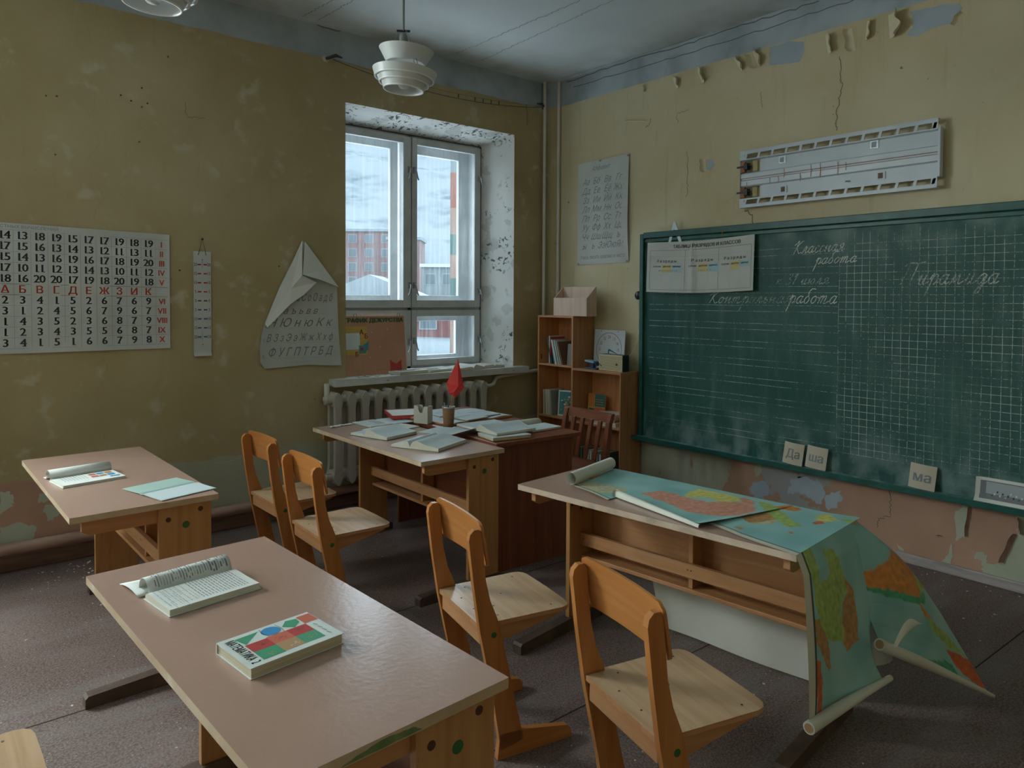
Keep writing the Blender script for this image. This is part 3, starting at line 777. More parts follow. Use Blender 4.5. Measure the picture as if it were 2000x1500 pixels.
for za, zb, m_ in ((6.2, 7.4, 'facade_red'), (5.3, 6.2, 'facade_peach'), (4.6, 5.3, 'facade_green'), (3.8, 4.6, 'facade_peach'), (3.0, 3.8, 'facade_green'), (1.0, 3.0, 'facade_peach')):
    q = MB(); q.box(-.30, -.06, za, .35, 0, zb, m_); q.build('facade_panel', t)

# ================================================================ HEATING
t = thing('radiator', 'white ribbed cast iron radiator under the window', 'radiator', (-2.17, -.11, 0))
NS = 13; PT = .1055
for i in range(NS):
    q = MB(); cx = .05 + i * PT; prof = []
    # one section: two flat columns joined by rounded heads
    out = [(-.028, .30), (-.034, .26), (-.022, .22), (0, .195), (.022, .22), (.034, .26), (.028, .30), (.024, .34), (.024, .73), (.030, .765), (.032, .79), (.020, .822), (0, .845), (-.020, .822), (-.032, .79), (-.030, .765), (-.024, .73), (-.024, .34)]
    q.prism([(cx + a, b) for a, b in out], 'y', -.062, -.030, 'radiator_paint')
    q.prism([(cx + a, b) for a, b in out], 'y', .030, .062, 'radiator_paint')
    q.prism([(cx + a * .8, b) for a, b in ((-.038, .80), (-.026, .832), (0, .845), (.026, .832), (.038, .80), (.03, .74), (-.03, .74))], 'y', -.05, .05, 'radiator_paint')
    q.prism([(cx + a * .8, b) for a, b in ((-.040, .25), (-.024, .215), (0, .195), (.024, .215), (.040, .25), (.034, .30), (-.034, .30))], 'y', -.05, .05, 'radiator_paint')
    q.build('section', t, .006)
for z in (.79, .25):
    q = MB(); q.tube([(-.012, 0, z), (PT * NS + .01, 0, z)], .032, 'radiator_paint', 14)
    q.lathe([(0, -.03), (.030, -.03), (.030, -.008), (.024, -.008), (.024, 0)], 'radiator_paint', (0, 0, z), 12, axis='x')
    q.build('header', t)
q = MB(); q.tube([(PT * NS, 0, .79), (PT * NS + .05, 0, .79), (PT * NS + .10, .02, .795), (PT * NS + .16, .06, .84), (PT * NS + .24, .075, .85), (1.98, .075, .875), (2.035, .075, .875)], .016, 'pipe_paint', 12); q.build('supply_pipe', t)
q = MB(); q.tube([(.02, .06, .80), (.02, .06, .90)], .02, 'pipe_paint', 10); q.build('air_vent', t)

for px, lab in (((-.1046, -.045), 'cream heating pipe in the corner, the left of the two'), ((.0239 - .045, -.135), 'cream heating pipe in the corner, the right of the two, nearer the alphabet sheet')):
    q = MB(); q.tube([(px[0], px[1], 0), (px[0], px[1], 1.2), (px[0], px[1], 2.4), (px[0], px[1], H_CEIL)], .0135, 'pipe_paint', 12)
    tag(q.build('heating_pipe'), lab, 'pipe', 'riser pipes in the corner')
q = MB(); q.tube([(XW + .1, -.062, .135), (-5, -.062, .135), (-3, -.062, .135), (-.3, -.062, .135)], .032, 'skirting_pink', 14)
tag(q.build('floor_pipe'), 'pink painted heating pipe running along the window wall near the floor', 'pipe')

# curtain wire
t = thing('curtain_wire', 'thin sagging wire with rusty brackets above the window', 'wire', (-2.13, 0, 3.17))
q = MB(); pts = []
a, b = Vector((.03, -.05, -.01)), Vector((2.0, -.05, -.005))
for k in range(25):
    u = k / 24; p = a.lerp(b, u); p.z -= .15 * 4 * u * (1 - u) * .55; pts.append(p)
q.tube(pts, .0022, 'cable_dark', 5); q.build('wire', t)
q = MB(); pts = [(p[0], p[1] - .004, p[2] + .035 * math.sin(k / 24 * PI) ** .5) for k, p in enumerate(pts)]
q.tube(pts, .0010, 'cable_dark', 5); q.build('cord', t)
for x in (0, 2.03):
    q = MB(); q.tube([(x, 0, 0), (x + .01, -.035, 0), (x + .05 * (1 if x == 0 else -1), -.055, .02), (x + .10 * (1 if x == 0 else -1), -.05, .015)], [.012, .010, .012, .005], 'cable_dark', 7)
    q.lathe([(0, -.012), (.026, -.010), (.026, 0)], 'holder_white', (x, 0, 0), 12, axis='y'); q.build('bracket', t)
for k in (13, 15, 16, 17, 18):
    q = MB(); p = Vector(pts[k]); q.tube([p, p + Vector((0, 0, -.03))], .004, 'cable_dark', 5); q.build('curtain_hook', t)

# ================================================================ WALL POSTERS
def sheet(mb, u0, v0, u1, v1, fn, m, nu=24, nv=16, h=0): mb.grid(lambda a, b: fn(u0 + (u1 - u0) * a, v0 + (v1 - v0) * b, h), nu, nv, m)
# --- arithmetic chart
q = MB(); CX0, CX1, CZ0, CZ1 = -4.36, -3.163, 1.187, 1.905
def CH(u, v, h=0):
    e = max(0, (v - (CZ1 - .06)) / .06); tilt = -(u - CX0) * .020
    d = .004 + .004 * math.sin(u * 5 + 1) + .006 * abs(math.sin(u * 11)) * (1 if v < 1.25 else .35)
    rr_ = max(0, (u + 3.22) / .06); d += .012 * rr_ ** 2
    return (u, -d - h, v + tilt * (v - CZ0) / (CZ1 - CZ0) * 1.0)
q.add([CH(CX0, CZ0), CH(CX0, CZ1)], [], 'paper_chart')
sheet(q, CX0, CZ0, CX1, CZ1, CH, 'paper_chart', 40, 20)
cols = [-3.9929 + (-3.2802 + 3.9929) * i / 9 for i in range(10)]; dx = cols[1] - cols[0]
rows_ = [('I', '14 13 18 19 15 17 17 19 18 19'), ('II', '17 15 16 13 14 13 12 11 13 11'), ('III', '15 14 13 16 19 16 17 18 19 20'), ('IV', '17 10 11 12 13 14 13 10 11 12'), ('V', '18 16 20 20 17 19 18 20 19 18'), ('', 'А Б В Г Д Е Ж З И К'), ('VI', '2 3 4 1 5 2 6 7 6 9'), ('VII', '3 1 2 4 5 6 7 9 6 7'), ('VIII', '1 4 3 5 2 3 6 8 7 9'), ('IX', '1 2 3 4 3 5 5 6 8 7'), ('X', '3 4 1 5 1 6 6 7 9 8')]
RZ0, RZ1 = 1.868, 1.215; rh = (RZ0 - RZ1) / 11
def serif_text(mb, s, size, fn, u, v, m, off=.018, width=None):
    mb.text(s, size, fn, u, v, m, off=off, width=width)
for r, (rn, cells) in enumerate(rows_):
    zc = RZ0 - rh * (r + .5); red = r == 5
    for c, s in enumerate(cells.split()):
        m_ = 'ink_red' if red else 'ink_black'
        if red:
            serif_text(q, s, .058, CH, cols[c], zc - .019, m_, .022)
            q.rect(cols[c] - .014, zc - .0195, cols[c] + .014, zc - .0165, CH, m_, .0007)
        else:   # serif numerals, figure by figure
            k = len(s)
            for j, chh in enumerate(s):
                uu = cols[c] + (j - (k - 1) / 2) * .0265
                q.text(chh, .061, CH, uu, zc - .019, m_, off=.03, h=.0008)
                if chh in '174':
                    uu += {'4': .005, '1': .004, '7': -.004}[chh]
                    q.rect(uu - .0085, zc - .0195, uu + .0085, zc - .0158, CH, m_, .0009)
    if rn: q.text(rn, .052, CH, -3.207, zc - .018, 'ink_red', off=.02, sx=.85, h=.0028)
for c in range(12):
    u = cols[0] - dx / 2 + c * dx if c < 11 else -3.172
    q.line([(u, RZ0), (u, 1.5), (u, RZ1)], .0016, CH, 'ink_grid')
for r in range(12):
    z = RZ0 - rh * r; q.line([(-4.3, z), (-3.9, z), (-3.5, z), (-3.172, z)], .0016 if r not in (5, 6) else .0035, CH, 'ink_grid')
q.text('ТАБЛИЦА №1 ДЛЯ УСТНЫХ ВЫЧИСЛЕНИЙ', .024, CH, -3.745, 1.878, 'ink_pen', 'r')
tag(q.build('number_chart', fixn=False), 'large white chart with rows of black numbers and red letters on the yellow wall', 'poster')

# --- thermometer
t = thing('wall_thermometer', 'paper thermometer strip with red and blue marks hanging from a nail', 'thermometer', (-2.97, 0, 1.13))
TF = lambda u, v, h=0: (u, -.006 - h - .004 * math.sin(v * 4) - (.012 * ((.03 - v) / .03) ** 2 if v < .03 else 0), v)
q = MB(); sheet(q, -.053, 0, .053, .658, TF, 'paper_chart', 6, 30)
for i, (s, m_) in enumerate((('20', 'ink_red'), ('15', 'ink_red'), ('10', 'ink_red'), ('5', 'ink_red'), ('0', 'cover_brown'), ('5', 'ink_blue'), ('10', 'ink_blue'), ('15', 'ink_blue'), ('20', 'ink_blue'))):
    z = .575 - i * .0568
    for sg in (-1, 1):
        q.rect(sg * .007, z - .0042, sg * .029, z + .0042, TF, m_, .0014)
        q.text(s, .028, TF, sg * .041, z - .009, 'ink_black', sx=.75, h=.0014)
    for j in range(1, 5):
        if i < 8: q.rect(-.006, z - j * .0114 - .0006, .006, z - j * .0114 + .0006, TF, 'print_light', .0007)
q.rect(-.003, .10, .003, .60, TF, 'print_light', .0006)
for z in (.072, .605): q.prism([(.003 * math.cos(k), z + .003 * math.sin(k)) for k in range(6)], 'y', -.012, -.009, 'ink_black')
q.build('strip', t, fixn=False)
q = MB(); q.tube([(-.024, -.010, .635), (0, -.012, .735), (.024, -.010, .635)], .0018, 'cable_dark', 5); q.build('string', t)
q = MB(); q.lathe([(0, -.02), (.007, -.018), (.004, -.012), (.004, 0)], 'cable_dark', (0, 0, .735), 8, axis='y'); q.build('nail', t)

# --- torn handwriting poster, its top corners folded forward
t = thing('handwriting_poster', 'white cursive letter sheet folded down into a point beside the window', 'poster', (-2.3, 0, 1.02))
OX, OZ = -2.3, 1.02
def L_(p): return (p[0] - OX, p[1] - OZ)
body = [L_(p) for p in [(-2.3069, 1.8895), (-2.052, 1.5727), (-2.0406, 1.2881), (-2.0211, 1.0196), (-2.1196, 1.025), (-2.2722, 1.0368), (-2.4192, 1.0307), (-2.5781, 1.0259), (-2.6089, 1.0686), (-2.6119, 1.1641), (-2.6012, 1.2489), (-2.5733, 1.3335), (-2.4708, 1.5738), (-2.3806, 1.7496)]]
HP = lambda u, v, h=0: (u, -.008 - h - .010 * max(0, (.12 - v) / .12) * abs(math.sin(u * 8)) - .02 * max(0, (-.22 - u) / .1) ** 2 - .02 * max(0, (v - .45)) , v)
q = MB(); cen = (.02, .28)
pts = []
for i in range(len(body)):
    a, b = body[i], body[(i + 1) % len(body)]
    for k in range(4): pts.append((lerp(a[0], b[0], k / 4), lerp(a[1], b[1], k / 4)))
K = 8; n_ = len(pts)
vs = [HP(lerp(cen[0], p[0], j / K), lerp(cen[1], p[1], j / K)) for j in range(1, K + 1) for p in pts] + [HP(*cen)]
fs = [(j * n_ + i, j * n_ + (i + 1) % n_, (j + 1) * n_ + (i + 1) % n_, (j + 1) * n_ + i) for j in range(K - 1) for i in range(n_)] + [((i + 1) % n_, i, K * n_) for i in range(n_)]
q.add(vs, fs, 'paper_chart', True)
def tw(s, px, size=.07, sh=.42, m_='print_ink', off=0):
    p = L_(px); q.text(s, size, HP, p[0], p[1], m_, 'l', shear=sh, off=off, h=.0012)
for s, px, sz in (('а С о О а д б', (-2.3523, 1.4773), .078), ('а ъ ь в в', (-2.443, 1.3904), .062), ('Н Ю н ю К к', (-2.5527, 1.3024), .082), ('В З з Э э Ж ж Х х ф', (-2.5635, 1.2033), .072), ('Ф У Г П Т Р Б Д', (-2.5465, 1.1031), .080)):
    p = L_(px); end = L_((-2.0722, 1.2887))[0]; vs0 = glyphs(s, .42, -.006); q.text(s, sz, HP, p[0], p[1], 'print_ink', 'l', shear=.42, off=.0, h=.0012, width=min(end - p[0] - .01, (vs0[3] - vs0[2]) * sz))
for s, px in (('6.', (-2.5735, 1.2994)), ('7.', (-2.5877, 1.2041)), ('8.', (-2.595, 1.0986))): tw(s, px, .026, 0, 'ink_pen', .01)
for a_, b_ in (((-2.443, 1.3904), (-2.0602, 1.3869)), ((-2.5735, 1.296), (-2.0525, 1.292)), ((-2.5808, 1.1971), (-2.0407, 1.1893)), ((-2.5813, 1.0945), (-2.0409, 1.083))):
    q.line([L_(a_), L_(b_)], .0015, HP, 'print_light', .001)
q.rect(*L_((-2.4118, 1.0583)), *L_((-2.2571, 1.061)), HP, 'print_light', .001)
q.build('sheet', t, fixn=False)
def foldpoly(P, m, name):
    q = MB(); v = [Vector((p[0] - OX, -p[2], p[1] - OZ)) for p in P]; c = sum(v, Vector()) / len(v)
    q.add(v + [c], [(i, (i + 1) % len(v), len(v)) for i in range(len(v))], m, False); q.build(name, t, fixn=False, solid=.0008)
def d3(L, ds): return [(p[0], p[1], d) for p, d in zip(L, ds)]
foldpoly(d3([(-2.3143, 1.8961), (-2.3298, 1.6532), (-2.2256, 1.6059), (-2.308, 1.5268), (-2.4105, 1.4563), (-2.5596, 1.2991), (-2.5733, 1.3267), (-2.4708, 1.5738), (-2.3806, 1.7496)], (.02, .055, .05, .05, .045, .02, .012, .014, .016)), 'paper', 'left_fold')
foldpoly(d3([(-2.2996, 1.8864), (-2.052, 1.5764), (-2.1952, 1.6208), (-2.3334, 1.6566)], (.03, .035, .075, .07)), 'paper', 'right_fold')

# --- alphabet sheet on the board wall
t_ = MB(); AU0, AU1, AV0, AV1 = .361, .935, 1.79, 2.645
def AB(u, v, h=0):
    d = .005 + .008 * math.sin((v - AV0) * 6) ** 2 * (u - AU0) + .016 * max(0, (u - .86) / .07) * math.sin((v - AV0) / .855 * PI)
    return (-d - h, -u, v + .012 * (u - AU0))
sheet(t_, AU0, AV0, AU1, AV1, AB, 'paper_chart', 14, 26)
t_.text('Алфавит', .050, AB, .63, 2.565, 'ink_pen', shear=.4)
for i, row in enumerate(('Аа Бб Вв Гг', 'Дд Ее Ёё Жж', 'Зз Ии Йй Кк', 'Лл Мм Нн Оо', 'Пп Рр Сс Тт', 'Уу Фф Хх Цц', 'Чч Шш Щщ ъ', 'ы ь Ээ Юю Яя')):
    z = 2.455 - i * .0765; cells = row.split(); n_ = len(cells)
    for k, s in enumerate(cells): t_.text(s, .072, AB, .40 + .49 * (k + .5) / n_, z, 'ink_pen', shear=.45, off=.002, sx=.9)
    t_.line([(.385, z - .004), (.65, z - .004), (.915, z - .004)], .0014, AB, 'print_light')
t_.text('Учись писать красиво и чисто', .045, AB, .648, 1.835, 'ink_pen', shear=.4, width=.50)
for u, v in ((.375, 1.80), (.92, 1.80), (.925, 2.63), (.62, 2.635)): t_.lathe([(0, -.004), (.007, -.003), (.008, 0)], 'latch_metal', (-.004, 0, 0), 8, T=Matrix.Translation(AB(u, v, .002)), axis='x')
tag(t_.build('alphabet_sheet', fixn=False), 'white sheet of handwritten alphabet letters pinned right of the corner pipes', 'poster')

# ================================================================ CHALKBOARD
BX = -.05; BY0, BY1, BZ0, BZ1 = 1.14, 4.45, .45, 1.98
t = thing('chalkboard', 'long green school chalkboard with chalk lines and handwriting', 'chalkboard', (-.02, -BY0, BZ0))
def BL(u, v, h=0): return (BX + .02 - h, -(u - BY0), v - BZ0)
q = MB(); q.box(BX + .02, -(BY1 - BY0), 0, .018, 0, BZ1 - BZ0, 'chalkboard_green')
o = q.build('panel', t)
# panel pattern coordinates follow world height, so keep lettering on its own mesh pieces of the panel
q = MB()
rnd = random.Random(8)
for k in range(-4, 8):
    for off_ in (0, -.04):
        z = 1.466 - k * .122 + off_
        if .53 < z < 1.90: q.line([(lerp(1.19, 2.648, j / 8), z + rnd.uniform(-.002, .002)) for j in range(9)], .0028, BL, 'chalk_faint', .0008)
for i in range(38):
    u = 2.652 + i * .0453; z0, z1 = (.575 + rnd.uniform(-.004, .004), 1.90 + rnd.uniform(-.02, .02))
    if i == 0: z1 = 1.93
    q.line([(u + rnd.uniform(-.002, .002), lerp(z0, z1, j / 8)) for j in range(9)], .0028, BL, 'chalk_faint', .0008)
for i in range(30):
    z = .578 + i * .0435
    q.line([(lerp(2.65, 4.33, j / 8), z + rnd.uniform(-.0015, .0015)) for j in range(9)], .0028, BL, 'chalk_faint', .0009)
q.build('ruled_lines', t, fixn=False)
# --- cursive chalk writing: strokes of each letter in a unit box (x right, y up, x-height 1)
CUR = {
 'а': (1.15, [[(.75, .85), (.45, 1), (.12, .7), (.05, .3), (.25, 0), (.55, .15), (.78, .9)], [(.80, 1), (.68, .35), (.75, .02), (1.1, .25)]]),
 'б': (1.0, [[(.62, .75), (.35, .95), (.08, .6), (.1, .15), (.35, 0), (.6, .2), (.68, .6), (.45, 1.0), (.35, 1.5), (.65, 1.95), (1.2, 1.9)]]),
 'в': (1.0, [[(.1, .3), (.45, 1.4), (.4, 1.9), (.2, 1.6), (.15, .3), (.35, 0), (.65, .25), (.6, .7), (.3, .75)], [(.6, .7), (1.0, .6)]]),
 'д': (1.1, [[(.75, .85), (.45, 1), (.1, .6), (.15, .1), (.45, .05), (.78, .9), (.7, .1), (.55, -.8), (.25, -.9), (.3, -.5), (1.1, .3)]]),
 'и': (1.25, [[(.0, .4), (.25, 1), (.15, .3), (.25, 0), (.5, .1), (.75, 1), (.65, .3), (.75, 0), (1.2, .35)]]),
 'й': (1.25, [[(.0, .4), (.25, 1), (.15, .3), (.25, 0), (.5, .1), (.75, 1), (.65, .3), (.75, 0), (1.2, .35)], [(.35, 1.45), (.55, 1.3), (.8, 1.5)]]),
 'к': (1.1, [[(.05, .7), (.25, 1), (.1, 0)], [(.8, .95), (.3, .5), (.65, .1), (.8, 0), (1.1, .3)]]),
 'л': (1.15, [[(-.05, .05), (.15, .1), (.45, 1), (.65, .95), (.6, .3), (.7, 0), (1.1, .3)]]),
 'м': (1.5, [[(-.05, .05), (.12, .1), (.35, 1), (.42, .1), (.8, 1), (.85, .3), (.95, 0), (1.4, .3)]]),
 'н': (1.2, [[(.0, .6), (.25, 1), (.12, 0)], [(.16, .45), (.5, .5), (.8, 1), (.68, .25), (.8, 0), (1.15, .3)]]),
 'о': (1.05, [[(.5, 1), (.15, .75), (.08, .25), (.35, 0), (.65, .3), (.68, .75), (.5, 1), (.6, .85), (1.0, .8)]]),
 'р': (1.1, [[(.0, .5), (.3, 1.1), (.05, -1.2)], [(.2, .4), (.45, .95), (.75, .9), (.78, .3), (.55, 0), (1.05, .25)]]),
 'с': (.9, [[(.65, .85), (.4, 1), (.1, .65), (.12, .15), (.4, 0), (.85, .3)]]),
 'т': (1.7, [[(.0, .6), (.25, 1), (.12, 0)], [(.16, .6), (.5, 1), (.62, .9), (.5, 0)], [(.55, .6), (.9, 1), (1.05, .85), (.95, .1), (1.1, 0), (1.6, .3)]]),
 'ь': (.85, [[(.0, .6), (.2, 1), (.1, .3), (.3, 0), (.6, .2), (.5, .55), (.15, .5)]]),
 'ю': (1.5, [[(.0, .6), (.2, 1), (.1, 0)], [(.14, .5), (.5, .55)], [(.85, 1), (.55, .7), (.5, .25), (.75, 0), (1.05, .3), (1.05, .75), (.85, 1)]]),
 'я': (1.1, [[(-.05, .0), (.2, .15), (.45, .5), (.2, .75), (.4, 1.05), (.75, 1), (.65, .3), (.75, 0), (1.1, .3)]]),
 'К': (1.5, [[(.1, 1.6), (.4, 2.0), (.25, .9), (.05, 0)], [(1.25, 1.9), (.9, 1.8), (.35, 1.0), (.75, .3), (1.0, 0), (1.4, .2)], [(-.3, 1.3), (.1, 1.6)]]),
 'П': (1.8, [[(.2, 2.1), (.15, 1.2), (-.1, 0)], [(1.15, 2.1), (1.0, .9), (.95, .15), (1.15, 0)], [(-.4, 1.9), (.3, 2.25), (1.0, 2.2), (1.9, 2.3)]]),
 '3': (1.2, [[(.15, 1.7), (.5, 1.95), (.75, 1.6), (.35, 1.1), (.8, .7), (.6, .1), (.2, 0), (0, .2)]]),
 '1': (.8, [[(.05, 1.3), (.5, 1.95), (.3, .9), (.2, 0)]]),
 ' ': (.8, []),
}
def cursive(mb, s, u, v, xh, m, slope=.38, wd=.006, tilt=0, stretch=1.0):
    for ch in s:
        adv, strokes = CUR[ch]
        for st in strokes:
            c = catmull([(p[0], p[1], 0) for p in st], 5)
            pts = [(u + (p.x + slope * p.y) * xh * stretch * .8, v + p.y * xh + tilt * (p.x + 0) * xh) for p in c]
            mb.line(pts, wd, BL, m, .0014)
        u += adv * xh * stretch * .8; v += tilt * adv * xh
def bp(p): return (-p[0], p[1])
q = MB(); cursive(q, 'Классная', *bp((-2.354, 1.7961)), .040, 'chalk', wd=.0045, tilt=.02, stretch=1.12); q.build('chalk_word', t, fixn=False)
q = MB(); cursive(q, 'работа', *bp((-2.4981, 1.7261)), .036, 'chalk', wd=.0045, tilt=.02, stretch=1.25); q.build('chalk_word', t, fixn=False)
q = MB(); cursive(q, 'к 31 июля', *bp((-2.2329, 1.6018)), .035, 'chalk_faint', wd=.0045, stretch=1.30); q.build('chalk_word', t, fixn=False)
q = MB(); cursive(q, 'Контрольная', *bp((-1.7235, 1.4778)), .042, 'chalk_rubbed', wd=.0045, tilt=.01, stretch=1.42); q.build('chalk_word', t, fixn=False)
q = MB(); cursive(q, 'работа', *bp((-2.3244, 1.4825)), .046, 'chalk', wd=.005, stretch=1.2); q.build('chalk_word', t, fixn=False)
q = MB(); cursive(q, 'Пирамида', *bp((-3.0101, 1.5927)), .054, 'chalk_rubbed', wd=.0065, stretch=1.08); q.build('chalk_word', t, fixn=False)
q = MB(); q.box(-.055, 0, -.02, .018, .035, BZ1 - BZ0 + .02, 'board_frame'); q.build('left_rail', t, .004)
q = MB(); q.box(-.055, -(BY1 - BY0), BZ1 - BZ0 - .015, .018, 0, BZ1 - BZ0 + .03, 'board_frame'); q.box(-.04, -(BY1 - BY0), BZ1 - BZ0 - .045, .0, 0, BZ1 - BZ0 - .018, 'board_frame'); q.build('top_rail', t, .004)
q = MB(); q.box(-.055, -(BY1 - BY0) - .045, -.02, .018, -(BY1 - BY0), BZ1 - BZ0 + .03, 'board_frame'); q.build('right_rail', t, .004)
q = MB(); q.prism([(-.115, -.022), (.018, -.045), (.018, .0), (-.03, -.0005), (-.105, .0), (-.105, .012), (-.115, .012)], 'y', -(BY1 - BY0) - .05, .045, 'board_frame')
q.box(-.104, -(BY1 - BY0), .0005, -.031, .04, .0035, 'tray_chalky'); q.build('chalk_tray', t, .002)
for yy, zz in (((-1.4272, 1.9928)), ((-2.64, 1.9963))):
    q = MB(); q.tube([(0, yy + BY0, zz - BZ0 - .03), (-.03, yy + BY0 + .01, zz - BZ0), (0, yy + BY0 + .02, zz - BZ0 - .01), (-.02, yy + BY0, zz - BZ0 - .02)], .006, 'rust', 6)
    q.build('hanging_hook', t)

def card(y0, y1, z0, z1, s, lab, lean=.0, tilt=0):
    tt = thing('syllable_card', lab, 'card', (-.088, -(y0 + y1) / 2, .4545), 0, 'syllable cards on the chalk tray')
    W_ = y1 - y0; Hh = z1 - z0
    def CF_(u, v, h=0): return (-h - .004 + (v * .14) - .008 * math.sin((u / W_ + .5) * PI), -(u * math.cos(tilt) - v * math.sin(tilt)), v * math.cos(tilt) + u * math.sin(tilt) + W_ / 2 * abs(math.sin(tilt)) + .001)
    q = MB(); sheet(q, -W_ / 2, 0, W_ / 2, Hh, CF_, 'card_cream', 8, 4)
    q.text(s, .075, CF_, 0, Hh / 2 - .026, 'ink_pen', off=.022, h=.001, width=W_ * .68)
    xs = {'Да': ((-.024, .02),), 'ша': ((-.033, .018), (-.020, .018), (-.007, .018)), 'ма': ((-.033, .020), (-.008, .020))}[s]
    for c_, w_ in xs: q.rect(c_ - w_ / 2, Hh / 2 - .026, c_ + w_ / 2, Hh / 2 - .0225, CF_, 'ink_pen', .0011)
    q.build('card', tt, fixn=False, solid=0)
card(2.322, 2.455, .455, .59, 'Да', 'cream card printed with the letters Да on the chalk tray', tilt=-.06)
card(2.475, 2.608, .455, .59, 'ша', 'cream card printed with the letters ша, right beside the one with Да', tilt=-.06)
card(3.085, 3.222, .455, .59, 'ма', 'cream card printed with the letters ма, standing alone to the right on the chalk tray', tilt=-.05)
tt = thing('photograph', 'glossy black and white photo print leaning at the right end of the tray', 'photo', (-.088, -3.55, .456))
q = MB(); PF = lambda u, v, h=0: (-h + .14 * v - .02 * max(0, (.03 - v) / .03) - .025 * max(0, (-.09 - u) / .05) ** 2, -u, v)
sheet(q, -.13, 0, .13, .125, PF, 'paper', 10, 8); q.rect(-.112, .018, .12, .110, PF, 'print_ink', .001, 8, 4); q.rect(-.085, .045, .12, .105, PF, 'print_light', .002, 8, 3)
for k in range(14): q.rect(-.06 + k * .012, .03 + (k * 7 % 5) * .006, -.053 + k * .012, .04 + (k * 7 % 5) * .006, PF, 'paper' if k % 2 else 'ink_black', .003)
q.build('print', tt, fixn=False)

# chart of digit classes hanging over the board's corner
tt = thing('number_class_chart', 'creased white chart of digits and classes hung over the board top left corner', 'poster', (-.085, -1.19, 1.57))
KX = 1.19; kl = lambda yz: (-yz[0] - KX, yz[1] - 1.57)
KW, KH = .905, .372
def KF(u, v, h=0):
    cr_ = .016 * math.exp(-((u - .405 - .03 * (.37 - v)) / .018) ** 2)
    return (-.004 - h - cr_ - .006 * math.sin(u * 7 + 1) + .012 * (v / KH), -u, v - .005 - .012 * math.sin(u / KW * PI) - .006 * (1 - u / KW))
q = MB(); sheet(q, 0, 0, KW, KH, KF, 'paper_chart', 60, 10)
q.text('ТАБЛИЦА РАЗРЯДОВ И КЛАССОВ', .034, KF, .52, .325, 'ink_black', off=.02, width=.56, h=.002)
for a, b in (((.03, .31), (.885, .31)), ((.03, .02), (.885, .02)), ((.03, .31), (.03, .02)), ((.885, .31), (.885, .02)), ((.345, .31), (.345, .02)), ((.625, .31), (.625, .02))):
    q.line([(lerp(a[0], b[0], k / 20), lerp(a[1], b[1], k / 20)) for k in range(21)], .0028, KF, 'ink_pen', .0012)
q.line([(.03 + .855 * k / 20, .265) for k in range(21)], .0014, KF, 'print_light', .0012)
for i, x0 in enumerate((.05, .36, .64)):
    cw = .27 if i < 2 else .235
    q.text('Р а з р я д ы', .028, KF, x0 + cw / 2, .222, 'ink_black', off=.012, width=.17, h=.0024)
    q.rect(x0 + cw * .36, .148 if i < 2 else .150, x0 + cw * .66, .208, KF, 'chart_yellow', .0012, 4, 1)
    q.rect(x0 + cw * .66, .148 if i < 2 else .165, x0 + cw, .208, KF, 'chart_blue', .0012, 4, 1)
    for k, s in enumerate(('сотни', 'десятки', 'единицы')): q.text(s, .020, KF, x0 + cw * (.18, .51, .83)[k], .186, 'ink_black', off=.006, h=.0024, width=cw * .25)
    if i == 0: q.text('м и л л и о н о в', .020, KF, x0 + cw * .55, .155, 'ink_pen', h=.0016, width=cw * .62)
    if i == 1: q.text('т ы с я ч', .020, KF, x0 + cw * .55, .155, 'ink_pen', h=.0016, width=cw * .4)
    for k in (1, 2): q.line([(x0 + cw * k / 3, lerp(.148, .02, j / 4)) for j in range(5)], .001, KF, 'print_light', .0012)
q.build('sheet', tt, fixn=False)
for u in (.03, .66):
    q = MB(); q.tube([(-.004, -u, .365), (-.012, -u - .005, .40), (.02, -u, .395)], .003, 'rust', 6); q.build('clip', tt)
# set square sticking up behind the chart
q = MB(); z0, z1 = 1.90, 2.075
q.prism([(-1.36, z0), (-1.415, z1), (-1.428, z1), (-1.50, z0), (-1.475, z0), (-1.420, z1 - .055), (-1.385, z0)], 'x', -.062, -.055, 'ruler_alu')
tag(q.build('set_square'), 'grey metal set square sticking up above the chart on the chalkboard', 'set square')

# bell insulator and socket at the board's left edge
q = MB(); c = (0, *(-1.0863, 1.5323)); c = (0, c[1], c[2])
q.lathe([(0, -.075), (.026, -.073), (.033, -.066), (.026, -.058), (.020, -.054), (.034, -.046), (.034, -.038), (.020, -.032), (.033, -.022), (.033, -.012), (.014, -.008), (.014, 0)], 'black_plastic', c, 18, axis='x')
tag(q.build('black_knob'), 'black ribbed knob fixed on the wall at the chalkboard left edge', 'knob')
t = thing('wall_socket', 'round white socket on the wall above the radio', 'socket', (0, (-1.1004, 1.243)[0] + .01, (-1.1004, 1.243)[1]))
q = MB(); q.lathe([(0, -.038), (.028, -.036), (.036, -.028), (.038, 0)], 'holder_white', (0, 0, 0), 20, axis='x'); q.build('cover', t)

# ---------------------------------------------------------------- fluorescent fixture
t = thing('light_fixture', 'white fluorescent lamp tray without tubes mounted above the chalkboard', 'light fixture', (-.02, -1.968, 2.31), 0)
q = MB(); FL, FH = 1.225, .385; tl = .004
fx = lambda u, v, h=0: (-h, -u, v + .004 * u)
holes = []
def strip_holes(z0, z1, z2, z3):
    """ventilated edge: a ladder of slots"""
    q.box(-.05, -FL, z0, -.044, 0, z1, 'enamel_white'); q.box(-.05, -FL, z2, -.044, 0, z3, 'enamel_white')
    n_ = 12; pw = (FL - .06) / n_
    for k in range(n_ + 1):
        u = .04 + k * pw; q.prism([(-u - .008, z1), (-u + .008, z1), (-u + .0, z2), (-u - .016, z2)], 'x', -.05, -.044, 'enamel_white')
    q.box(-.05, -.035, z1, -.044, 0, z2, 'enamel_white'); q.box(-.05, -FL, z1, -.044, -FL + .03, z2, 'enamel_white')
